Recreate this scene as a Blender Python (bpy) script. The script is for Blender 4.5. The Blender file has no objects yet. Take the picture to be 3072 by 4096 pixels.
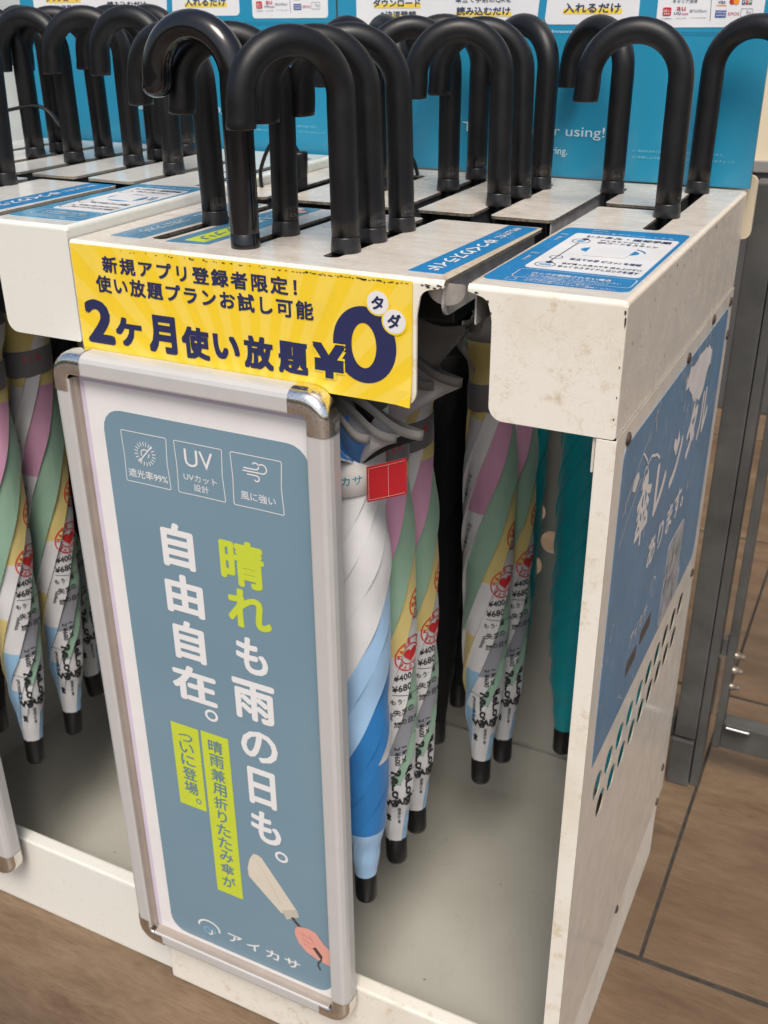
import bpy, bmesh, math, random
from mathutils import Vector, Matrix
from mathutils.geometry import tessellate_polygon
random.seed(7)
sc = bpy.context.scene
COL = sc.collection
R = math.radians
PI = math.pi

# ------------------------------------------------------------------ camera
def camera_axes(a, b, c):
    f = Vector((math.sin(a)*math.cos(b), math.cos(a)*math.cos(b), math.sin(b)))
    r = Vector((math.cos(a), -math.sin(a), 0))
    u = r.cross(f)
    return math.cos(c)*r + math.sin(c)*u, -math.sin(c)*r + math.cos(c)*u, f
CAM = (0.671115, -0.712690, 1.142351)
r_, u_, f_ = camera_axes(-0.465334, -0.462349, -0.009019)
cd = bpy.data.cameras.new("camera")
cam = bpy.data.objects.new("camera", cd)
COL.objects.link(cam)
cam.matrix_world = Matrix(((r_.x, u_.x, -f_.x, CAM[0]), (r_.y, u_.y, -f_.y, CAM[1]),
                           (r_.z, u_.z, -f_.z, CAM[2]), (0, 0, 0, 1)))
cd.sensor_fit = 'HORIZONTAL'
cd.sensor_width = 36.0
cd.lens = 36.0*4136.3/3072.0
cd.clip_start = 0.02
cd.clip_end = 200
cd.dof.use_dof = True
cd.dof.focus_distance = 0.86
cd.dof.aperture_fstop = 19.0
sc.camera = cam

# ------------------------------------------------------------------ light
SUN_EL, SUN_AZ = R(57), R(-66)          # azimuth: angle of the sun seen from above, from +x
world = bpy.data.worlds.new("World")
sc.world = world
world.use_nodes = True
wn = world.node_tree.nodes
bg = wn["Background"]
sky = wn.new("ShaderNodeTexSky")
sky.sky_type = 'NISHITA'
sky.sun_disc = False
sky.sun_elevation = SUN_EL
sky.sun_rotation = PI/2 - SUN_AZ
sky.air_density = 1.0
sky.dust_density = 4.0
sky.ozone_density = 1.0
world.node_tree.links.new(sky.outputs[0], bg.inputs[0])
bg.inputs[1].default_value = 0.12
sd = bpy.data.lights.new("sun", 'SUN')
sd.energy = 1.9
sd.angle = R(24)
sd.color = (1.0, 0.95, 0.87)
sun = bpy.data.objects.new("sun", sd)
COL.objects.link(sun)
sdir = Vector((math.cos(SUN_EL)*math.cos(SUN_AZ), math.cos(SUN_EL)*math.sin(SUN_AZ), math.sin(SUN_EL)))
sun.rotation_euler = sdir.to_track_quat('Z', 'Y').to_euler()
sun.location = (2, -3, 4)
vs = sc.view_settings
vs.view_transform = 'Standard'
vs.look = 'None'
vs.exposure = 0.30
vs.gamma = 1.0
vs.use_curve_mapping = False

# ------------------------------------------------------------------ materials
def srgb(r, g, b):
    def f(c):
        c /= 255.0
        return c/12.92 if c <= 0.04045 else ((c+0.055)/1.055)**2.4
    return (f(r), f(g), f(b))

class Nodes:
    def __init__(s, name):
        s.m = bpy.data.materials.new(name)
        s.m.use_nodes = True
        s.t = s.m.node_tree
        s.b = s.t.nodes["Principled BSDF"]
        s._o = None
    def n(s, kind, **kw):
        x = s.t.nodes.new(kind)
        for k, v in kw.items():
            setattr(x, k, v)
        return x
    def l(s, a, b):
        s.t.links.new(a, b)
    def obj(s):
        if s._o is None:
            s._o = s.n("ShaderNodeTexCoord").outputs["Object"]
        return s._o
    def noise(s, scale, detail=4.0, rough=0.55, stretch=(1, 1, 1), shift=(0, 0, 0), dist=0.0):
        mp = s.n("ShaderNodeMapping")
        mp.inputs["Scale"].default_value = stretch
        mp.inputs["Location"].default_value = shift
        s.l(s.obj(), mp.inputs[0])
        x = s.n("ShaderNodeTexNoise")
        x.inputs["Scale"].default_value = scale
        x.inputs["Detail"].default_value = detail
        x.inputs["Roughness"].default_value = rough
        x.inputs["Distortion"].default_value = dist
        s.l(mp.outputs[0], x.inputs["Vector"])
        return x.outputs[0]
    def ramp(s, v, lo, hi, a=0.0, b=1.0):
        x = s.n("ShaderNodeMapRange")
        x.inputs[1].default_value = lo
        x.inputs[2].default_value = hi
        x.inputs[3].default_value = a
        x.inputs[4].default_value = b
        s.l(v, x.inputs[0])
        return x.outputs[0]
    def mix(s, f, a, b):
        x = s.n("ShaderNodeMix", data_type='RGBA')
        if isinstance(f, float):
            x.inputs[0].default_value = f
        else:
            s.l(f, x.inputs[0])
        for v, i in ((a, 6), (b, 7)):
            if isinstance(v, tuple):
                x.inputs[i].default_value = (*v, 1)
            else:
                s.l(v, x.inputs[i])
        return x.outputs[2]
    def mth(s, op, a, b=0.0):
        x = s.n("ShaderNodeMath", operation=op)
        for v, i in ((a, 0), (b, 1)):
            if isinstance(v, (int, float)):
                x.inputs[i].default_value = v
            else:
                s.l(v, x.inputs[i])
        return x.outputs[0]
    def base(s, c):
        if isinstance(c, tuple):
            s.b.inputs["Base Color"].default_value = (*c, 1)
        else:
            s.l(c, s.b.inputs["Base Color"])
    def set(s, rough=0.5, metal=0.0, spec=0.5, coat=0.0, coat_rough=0.05):
        if isinstance(rough, float):
            s.b.inputs["Roughness"].default_value = rough
        else:
            s.l(rough, s.b.inputs["Roughness"])
        s.b.inputs["Metallic"].default_value = metal
        s.b.inputs["Specular IOR Level"].default_value = spec
        s.b.inputs["Coat Weight"].default_value = coat
        s.b.inputs["Coat Roughness"].default_value = coat_rough
    def bump(s, h, dist=0.001, strength=0.5):
        x = s.n("ShaderNodeBump")
        x.inputs["Strength"].default_value = strength
        x.inputs["Distance"].default_value = dist
        s.l(h, x.inputs["Height"])
        s.l(x.outputs[0], s.b.inputs["Normal"])

def plain(name, c, rough=0.5, metal=0.0, spec=0.5, coat=0.0, var=0.06, scale=30.0, bump=0.0, bscale=400.0):
    k = Nodes(name)
    d = tuple(max(0.0, v*(1-var)) for v in c)
    e = tuple(min(1.0, v*(1+var)) for v in c)
    k.base(k.mix(k.ramp(k.noise(scale), 0.35, 0.65), d, e))
    k.set(rough, metal, spec, coat)
    if bump:
        k.bump(k.noise(bscale, 2.0), bump, 0.5)
    return k.m

def worn_paint(name, base, stain, dark, amount=0.5, rough=0.35, scr=(1, 1, 1), coat=0.0, chip=0.0, scuff=0.0):
    """painted sheet steel: faint yellowing, hair scratches, a few rust specks"""
    k = Nodes(name)
    big = k.ramp(k.noise(9.0, 5.0, 0.65), 0.50, 0.80, 0.0, 0.40*amount)
    mid = k.ramp(k.noise(55.0, 6.0, 0.7, shift=(3, 1, 2)), 0.56, 0.74, 0.0, 0.8*amount)
    c = k.mix(big, base, stain)
    c = k.mix(mid, c, stain)
    # hair scratches: thin bands of strongly distorted noise, two sizes
    for sc_, sh_, wd_, am_ in ((34.0, (9, 4, 7), 0.010, 0.55), (70.0, (2, 6, 1), 0.016, 0.45)):
        w = k.noise(sc_, 1.0, 0.4, shift=sh_, dist=4.0)
        line = k.ramp(k.mth('ABSOLUTE', k.mth('SUBTRACT', w, 0.5)), 0.0, wd_, am_*amount, 0.0)
        gate = k.ramp(k.noise(16.0, 2.0, shift=(1, sc_, 3)), 0.42, 0.62)
        c = k.mix(k.mth('MULTIPLY', line, gate), c, stain)
    speck = k.ramp(k.noise(260.0, 3.0, 0.6, shift=(2, 2, 5)), 0.70, 0.76, 0.0, 0.7*amount)
    c = k.mix(speck, c, dark)
    if scuff:
        s2 = k.ramp(k.noise(60.0, 5.0, 0.7, stretch=scr, shift=(5, 5, 1)), 0.45, 0.75, 0.0, scuff)
        c = k.mix(s2, c, dark)
    if chip:
        ch = k.ramp(k.noise(170.0, 6.0, 0.8, shift=(7, 1, 1), dist=1.0), 0.46, 0.58, 0.0, chip)
        c = k.mix(ch, c, dark)
    k.base(c)
    k.set(k.ramp(k.noise(40.0, 3.0), 0.3, 0.7, rough*0.75, rough*1.3), 0.0, 0.5, coat, 0.08)
    k.bump(k.noise(420.0, 2.0, stretch=scr), 0.0002, 0.10)
    return k.m

M = {}
WHITE = (0.80, 0.765, 0.675)
M['paint'] = worn_paint("worn_cream_paint", WHITE, (0.54, 0.41, 0.22), (0.16, 0.10, 0.05), 1.0, 0.38)
M['paint_old'] = worn_paint("side_cream_paint", (0.76, 0.70, 0.61), (0.52, 0.42, 0.30), (0.10, 0.07, 0.05), 0.55, 0.26, scr=(1, 1, 0.15), scuff=0.18)
M['paint_side'] = worn_paint("side_cream_paint", (0.76, 0.70, 0.61), (0.58, 0.49, 0.38), (0.30, 0.24, 0.17), 0.35, 0.20, scr=(1, 1, 0.2), scuff=0.05)
M['paint_box'] = worn_paint("box_side_paint", (0.74, 0.67, 0.57), (0.52, 0.41, 0.28), (0.16, 0.11, 0.07), 0.6, 0.24, scr=(1, 1, 0.5), scuff=0.05)
M['paint_clean'] = worn_paint("clean_white_paint", (0.77, 0.765, 0.70), (0.70, 0.67, 0.56), (0.3, 0.27, 0.2), 0.18, 0.30)
M['deck'] = worn_paint("scuffed_deck_paint", (0.71, 0.655, 0.575), (0.50, 0.38, 0.23), (0.36, 0.29, 0.20), 0.65, 0.24, scr=(0.3, 1.5, 1), scuff=0.42)
M['deck_clean'] = worn_paint("deck_paint", (0.72, 0.71, 0.66), (0.6, 0.55, 0.46), (0.4, 0.36, 0.3), 0.25, 0.16, scr=(0.25, 1.6, 1), scuff=0.15)
M['chipped'] = worn_paint("chipped_edge", (0.20, 0.17, 0.125), (0.13, 0.09, 0.05), (0.020, 0.016, 0.012), 0.9, 0.7, chip=0.75)
M['chipped_light'] = worn_paint("edge_paint", (0.36, 0.33, 0.27), (0.4, 0.3, 0.2), (0.12, 0.1, 0.08), 0.5, 0.5, chip=0.3)
M['worn_edge'] = worn_paint('worn_edge', (0.50, 0.40, 0.26), (0.30, 0.20, 0.10), (0.70, 0.64, 0.54), 0.8, 0.5, chip=0.6)
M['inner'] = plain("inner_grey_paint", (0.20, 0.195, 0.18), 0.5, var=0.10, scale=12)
def tray_mat():
    """grey tray: drip marks, dust and small dark specks"""
    k = Nodes("tray_grey_paint")
    c = k.mix(k.ramp(k.noise(7.0, 5.0, 0.6), 0.35, 0.7), (0.44, 0.43, 0.375), (0.49, 0.475, 0.42))
    c = k.mix(k.ramp(k.noise(22.0, 6.0, 0.75, stretch=(1, 0.5, 1), shift=(4, 2, 0)), 0.58, 0.74, 0.0, 0.25), c, (0.33, 0.315, 0.265))
    c = k.mix(k.ramp(k.noise(85.0, 2.0, 0.5, shift=(8, 1, 0)), 0.765, 0.785, 0.0, 0.8), c, (0.06, 0.05, 0.04))
    w = k.noise(9.0, 1.0, 0.4, shift=(3, 3, 8), dist=2.5)
    line = k.ramp(k.mth('ABSOLUTE', k.mth('SUBTRACT', w, 0.5)), 0.0, 0.004, 0.4, 0.0)
    gate = k.ramp(k.noise(7.0, 2.0, shift=(1, 5, 3)), 0.52, 0.62)
    c = k.mix(k.mth('MULTIPLY', line, gate), c, (0.2, 0.19, 0.16))
    k.base(c)
    k.set(k.ramp(k.noise(15.0, 4.0), 0.3, 0.7, 0.34, 0.5))
    return k.m
M['tray'] = tray_mat()
M['wallgrey'] = plain("channel_paint", (0.42, 0.40, 0.37), 0.45, var=0.2, scale=60)
M['dark'] = plain("filler_black", (0.012, 0.012, 0.013), 0.5)  # for the boxes added to darken the space under the decks
M['darkgrey'] = plain("slot_grey", (0.055, 0.058, 0.058), 0.5)
M['rust'] = plain("rusty_bolt", (0.060, 0.040, 0.028), 0.7, var=0.5, scale=200)
M['chip'] = plain("bare_rust", (0.035, 0.024, 0.016), 0.8, var=0.5, scale=300)
M['alu'] = plain("frame_silver_paint", (0.56, 0.55, 0.53), 0.36, 0.12, 0.5, var=0.02, scale=40)
M['alu_lip'] = plain("frame_groove", (0.40, 0.34, 0.29), 0.4, 0.3)
k = Nodes("chrome_corner")
k.base(k.mix(k.ramp(k.noise(500.0, 4.0, 0.7), 0.50, 0.75), (0.86, 0.84, 0.80), (0.45, 0.41, 0.36)))
k.set(0.16, 1.0)
M['chrome'] = k.m
for nm_, c_ in (('grey', (0.36, 0.36, 0.36)), ('green', (0.33, 0.40, 0.32)), ('pale', (0.52, 0.50, 0.50)), ('violet', (0.30, 0.29, 0.37)), ('dark', (0.12, 0.12, 0.13))):
    M['photo_'+nm_] = plain('photo_'+nm_, c_, 0.4, var=0.12)
M['paper'] = plain("poster_paper", (0.80, 0.785, 0.77), 0.35, coat=0.35, var=0.02)
M['lilac'] = plain("poster_backing", (0.62, 0.56, 0.68), 0.4, var=0.03)
def poster_blue():
    k = Nodes("poster_blue")
    c = k.mix(k.ramp(k.noise(3.0, 3.0), 0.3, 0.7), srgb(112, 143, 160), srgb(122, 151, 166))
    k.base(c)
    k.set(0.32, 0.0, 0.5, 0.55, 0.04)
    k.bump(k.noise(5.0, 2.0), 0.004, 0.25)
    return k.m
M['pblue'] = poster_blue()
M['pwhite'] = plain("print_white", (0.80, 0.79, 0.78), 0.4, coat=0.2, var=0.01)
M['plime'] = plain("print_lime", srgb(198, 212, 62), 0.4, coat=0.2, var=0.02)
M['pblue_txt'] = plain("print_slate", srgb(100, 132, 148), 0.4, var=0.02)
M['pcream'] = plain("print_cream", srgb(214, 206, 188), 0.4, var=0.03)
M['pcream2'] = plain("print_cream_shade", srgb(192, 186, 170), 0.4, var=0.03)
M['pskin'] = plain("print_skin", srgb(222, 160, 146), 0.4, var=0.03)
M['pskin2'] = plain("print_skin_line", srgb(196, 128, 116), 0.4, var=0.03)
M['pbrown'] = plain("print_brown", srgb(74, 66, 64), 0.4)
M['plblue'] = plain("print_sky", srgb(130, 180, 215), 0.4)
def sign_yellow():
    k = Nodes("sign_yellow")
    sx = k.n("ShaderNodeSeparateXYZ")
    k.l(k.obj(), sx.inputs[0])
    a = k.mth('ARCTAN2', k.mth('SUBTRACT', sx.outputs[2], -0.14), k.mth('SUBTRACT', sx.outputs[0], 0.02))
    w = k.ramp(k.mth('SINE', k.mth('MULTIPLY', a, 44.0)), -0.15, 0.15)
    c = k.mix(w, srgb(245, 209, 48), srgb(246, 214, 82))
    d = k.ramp(k.noise(18.0, 5.0, 0.7), 0.55, 0.75, 0.0, 0.25)
    c = k.mix(d, c, srgb(214, 184, 60))
    k.base(c)
    k.set(0.36, 0.0, 0.5, 0.15, 0.1)
    k.bump(k.noise(9.0, 2.0), 0.003, 0.2)
    return k.m
M['yellow'] = sign_yellow()
M['navy'] = plain("print_navy", srgb(40, 46, 88), 0.4, var=0.04)
M['yplain'] = plain("print_yellow", srgb(247, 214, 50), 0.4, var=0.02)
def sticker(name, c, wear, wc=(0.70, 0.66, 0.60), rough=0.35, sc1=30.0, coat=0.0, stretch=(1, 1, 1)):
    k = Nodes(name)
    v = k.mix(k.ramp(k.noise(12.0, 4.0), 0.35, 0.7), tuple(x*0.9 for x in c), tuple(min(1, x*1.1) for x in c))
    if wear:
        f = k.ramp(k.noise(sc1, 6.0, 0.75, stretch=stretch), 0.66, 0.72, 0.0, wear)
        v = k.mix(f, v, wc)
        w = k.noise(18.0, 2.0, 0.5, shift=(9, 4, 7), dist=2.5, stretch=stretch)
        line = k.ramp(k.mth('ABSOLUTE', k.mth('SUBTRACT', w, 0.5)), 0.0, 0.006, wear, 0.0)
        gate = k.ramp(k.noise(9.0, 2.0, shift=(1, 8, 3)), 0.52, 0.62)
        v = k.mix(k.mth('MULTIPLY', line, gate), v, wc)
    k.base(v)
    k.set(rough, 0.0, 0.5, coat, 0.08)
    return k.m
M['qrblue'] = sticker("deck_sticker_blue", srgb(32, 122, 176), 0.35)
M['qrblue2'] = sticker("deck_sticker_sheen", srgb(92, 158, 192), 0.1, rough=0.18)  # paler base blue stands in for the reflection on the left notice
M['slate'] = sticker("slate_sticker", srgb(94, 140, 168), 0.3, rough=0.2)
M['sideblue'] = sticker("side_sticker_blue", srgb(98, 132, 160), 0.85, wc=(0.62, 0.57, 0.52), sc1=14.0, rough=0.4, stretch=(1, 1, 0.5))
M['swhite'] = sticker("sticker_white", (0.78, 0.76, 0.73), 0.12, wc=(0.5, 0.46, 0.42))
M['sidetext'] = plain("side_lettering", (0.72, 0.67, 0.63), 0.45)
M['teal_board'] = plain("board_teal", srgb(42, 142, 178), 0.26, coat=0.3, var=0.03, scale=6)
M['teal_edge'] = plain("board_edge", srgb(40, 110, 122), 0.4)
M['board_white'] = plain("board_white", (0.78, 0.78, 0.79), 0.3, var=0.02)
M['teal_line'] = plain("board_line", srgb(34, 112, 146), 0.4)
M['hl'] = plain("highlight_yellow", srgb(240, 210, 78), 0.4)
M['ink'] = plain("ink_grey", srgb(58, 70, 92), 0.4)
M['btext'] = plain("board_text", srgb(205, 228, 236), 0.4)
M['btext2'] = plain("board_small_text", srgb(140, 196, 216), 0.4)
for nm, c in (('c_red', (190, 44, 50)), ('c_pink', (202, 70, 130)), ('c_grey', (120, 124, 130)), ('c_blue', (44, 84, 160)),
              ('c_orange', (240, 150, 40)), ('c_green', (60, 140, 70)), ('c_navy', (36, 52, 110)), ('c_ored', (226, 80, 50))):
    M[nm] = plain("logo_"+nm[2:], srgb(*c), 0.4)
def rubber_mat():
    """matt black handle rubber with faint dust and rub marks"""
    k = Nodes("handle_rubber")
    c = k.mix(k.ramp(k.noise(45.0, 5.0, 0.7), 0.50, 0.80, 0.0, 0.5), (0.0042, 0.0042, 0.0050), (0.012, 0.0118, 0.012))
    w = k.noise(30.0, 1.0, 0.4, shift=(3, 3, 8), dist=3.0)
    line = k.ramp(k.mth('ABSOLUTE', k.mth('SUBTRACT', w, 0.5)), 0.0, 0.006, 0.5, 0.0)
    gate = k.ramp(k.noise(22.0, 2.0, shift=(1, 5, 3)), 0.56, 0.66)
    c = k.mix(k.mth('MULTIPLY', line, gate), c, (0.05, 0.05, 0.05))
    k.base(c)
    k.set(k.ramp(k.noise(28.0, 4.0, 0.65), 0.3, 0.7, 0.33, 0.50), 0.0, 0.42)
    k.bump(k.noise(900.0, 2.0), 0.0002, 0.4)
    return k.m
M['rubber'] = rubber_mat()
M['gloss_black'] = plain("handle_gloss", (0.006, 0.006, 0.007), 0.17, spec=0.55, coat=0.25, var=0.1)
M['collar'] = plain("collar_plastic", (0.016, 0.016, 0.018), 0.33, var=0.1)
M['shaft'] = plain("black_shaft", (0.008, 0.008, 0.009), 0.35)
M['labeldark'] = plain("number_label", (0.022, 0.020, 0.019), 0.22, var=0.4, scale=150)
M['labelink'] = plain("number_ink", (0.10, 0.09, 0.085), 0.4)
M['tipcap'] = plain("cap_plastic", (0.010, 0.010, 0.011), 0.35)
def fabric(name, c, rough=0.75, sheen=0.25, weave=1600.0):
    k = Nodes(name)
    d = tuple(v*0.9 for v in c)
    k.base(k.mix(k.ramp(k.noise(25.0, 4.0), 0.3, 0.7), d, c))
    k.set(rough, 0.0, 0.3)
    k.b.inputs["Sheen Weight"].default_value = sheen
    k.b.inputs["Sheen Roughness"].default_value = 0.4
    k.bump(k.noise(38.0, 2.0, 0.45, stretch=(1, 1, 0.14), dist=0.4), 0.0045, 0.5)
    return k.m
M['fW'] = fabric("fabric_white_dimmed", (0.61, 0.605, 0.61))  # white lowered in tone to carry the shade inside the stand
M['fW2'] = fabric("fabric_white_undimmed", (0.72, 0.715, 0.72))  # same white without that shade, for the umbrella at the front
M['fG'] = fabric("fabric_green", srgb(138, 170, 149))
M['fY'] = fabric("fabric_yellow", srgb(206, 189, 122))
M['fP'] = fabric("fabric_pink", srgb(190, 142, 168))
M['fGr'] = fabric("fabric_grey", srgb(138, 140, 147))
M['fB'] = fabric("fabric_sky", srgb(138, 178, 208))
M['fLB'] = fabric("fabric_pale_blue", srgb(160, 196, 230))
M['fMB'] = fabric("fabric_blue", srgb(40, 118, 184))
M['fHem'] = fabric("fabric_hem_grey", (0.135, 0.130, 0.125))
M['fHemD'] = fabric("fabric_hem_dark", (0.055, 0.053, 0.052))
M['fHemL'] = fabric("fabric_hem_pale", (0.27, 0.26, 0.24))
M['fWs'] = fabric("fabric_white_shaded", (0.42, 0.41, 0.42))  # white cloth of the hem folds, their shading put into the colour
M['fK'] = fabric("fabric_black", (0.008, 0.008, 0.009), 0.7, 0.05)
M['fT'] = fabric("fabric_teal", srgb(20, 164, 174), 0.45, 0.3)
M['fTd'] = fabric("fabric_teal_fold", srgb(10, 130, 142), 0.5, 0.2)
M['strap_grey'] = fabric("strap_grey", (0.17, 0.16, 0.165))
M['strap_white'] = fabric("strap_white", (0.68, 0.66, 0.63))
M['strap_red'] = fabric("strap_red", srgb(176, 26, 34))
M['stitch'] = plain("stitch_thread", (0.62, 0.5, 0.48), 0.6)
M['red_ink'] = plain("red_print", srgb(200, 44, 48), 0.6)
M['black_ink'] = plain("black_print", (0.02, 0.02, 0.022), 0.6)
M['teal_ink'] = plain("teal_print", srgb(50, 150, 165), 0.6)
M['orange_ink'] = plain("orange_print", srgb(120, 88, 40), 0.6)
M['steel'] = plain("gate_grey_steel", (0.078, 0.078, 0.075), 0.5, 0.0, var=0.25, scale=14)
M['steel_light'] = plain("hinge_steel", (0.30, 0.25, 0.20), 0.35, 0.7, var=0.2)
M['bright_steel'] = plain("wheel_axle", (0.7, 0.7, 0.7), 0.25, 0.9)
M['beige'] = plain("beige_wall_paint", (0.74, 0.63, 0.45), 0.6, var=0.06, scale=2)
M['basegrey'] = plain("wall_base_grey", (0.075, 0.075, 0.075), 0.6, var=0.15, scale=3)
M['trim'] = plain("wall_trim_grey", (0.26, 0.25, 0.235), 0.5)
M['pillar'] = plain("pale_pillar", (0.50, 0.55, 0.53), 0.4, var=0.25, scale=5)
def floor_mat():
    k = Nodes("wood_look_tile")
    a = k.noise(6.0, 8.0, 0.70, stretch=(0.6, 2.4, 1), dist=0.4)
    b = k.noise(22.0, 8.0, 0.75, stretch=(0.6, 2.2, 1), shift=(2, 5, 0), dist=0.8)
    c = k.noise(2.6, 4.0, 0.6, stretch=(0.7, 1.6, 1), shift=(4, 1, 0))
    col = k.mix(k.ramp(a, 0.30, 0.70), (0.100, 0.062, 0.035), (0.245, 0.166, 0.102))
    col = k.mix(k.ramp(b, 0.42, 0.74, 0.0, 0.55), col, (0.27, 0.19, 0.122))
    col = k.mix(k.ramp(c, 0.45, 0.62, 0.0, 0.55), col, (0.090, 0.055, 0.032))
    fine = k.noise(150.0, 4.0, 0.7, stretch=(0.22, 2.2, 1), shift=(6, 3, 0))
    col = k.mix(k.ramp(fine, 0.45, 0.70, 0.0, 0.45), col, (0.075, 0.047, 0.028))
    sp = k.ramp(k.noise(46.0, 4.0, 0.6, stretch=(0.8, 1.6, 1), shift=(1, 7, 0)), 0.68, 0.76, 0.0, 0.6)
    col = k.mix(sp, col, (0.05, 0.034, 0.024))
    k.base(col)
    k.set(k.ramp(b, 0.3, 0.7, 0.34, 0.52), 0.0, 0.45)
    k.bump(b, 0.0008, 0.3)
    return k.m
M['floor'] = floor_mat()
M['grout'] = plain("dark_grout", (0.038, 0.034, 0.030), 0.8, var=0.3, scale=60)

# ------------------------------------------------------------------ mesh tools
def P3(plane, u, v, d):
    if plane == 'XY': return (u, v, d)
    if plane == 'XZ': return (u, d, v)
    return (d, u, v)                       # 'YZ'

def round_poly(pts, r=0.004, seg=5):
    out, n = [], len(pts)
    for i in range(n):
        p = pts[i]
        rr = p[2] if len(p) > 2 else r
        a, b, c = Vector(pts[i-1][:2]), Vector(p[:2]), Vector(pts[(i+1) % n][:2])
        d1, d2 = (a-b), (c-b)
        l1, l2 = d1.length, d2.length
        if rr <= 0 or l1 < 1e-7 or l2 < 1e-7:
            out.append((b.x, b.y)); continue
        d1 /= l1; d2 /= l2
        ang = d1.angle(d2)
        if ang > PI-0.05:
            out.append((b.x, b.y)); continue
        t = min(rr/math.tan(ang/2), l1*0.49, l2*0.49)
        rad = t*math.tan(ang/2)
        mid = (d1+d2).normalized()
        cen = b + mid*(rad/math.sin(ang/2))
        s, e = b+d1*t, b+d2*t
        a0 = math.atan2(s.y-cen.y, s.x-cen.x)
        a1 = math.atan2(e.y-cen.y, e.x-cen.x)
        da = (a1-a0+PI) % (2*PI) - PI
        for j in range(seg+1):
            w = a0+da*j/seg
            out.append((cen.x+rad*math.cos(w), cen.y+rad*math.sin(w)))
    return out

def circle(cx, cy, r, n=28):
    return [(cx+r*math.cos(2*PI*i/n), cy+r*math.sin(2*PI*i/n)) for i in range(n)]

def ellipse(cx, cy, rx, ry, n=40):
    return [(cx+rx*math.cos(2*PI*i/n), cy+ry*math.sin(2*PI*i/n)) for i in range(n)]

def rect(u0, u1, v0, v1):
    return [(u0, v0), (u1, v0), (u1, v1), (u0, v1)]

def rrect(u0, u1, v0, v1, r):
    return round_poly(rect(u0, u1, v0, v1), r)

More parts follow.
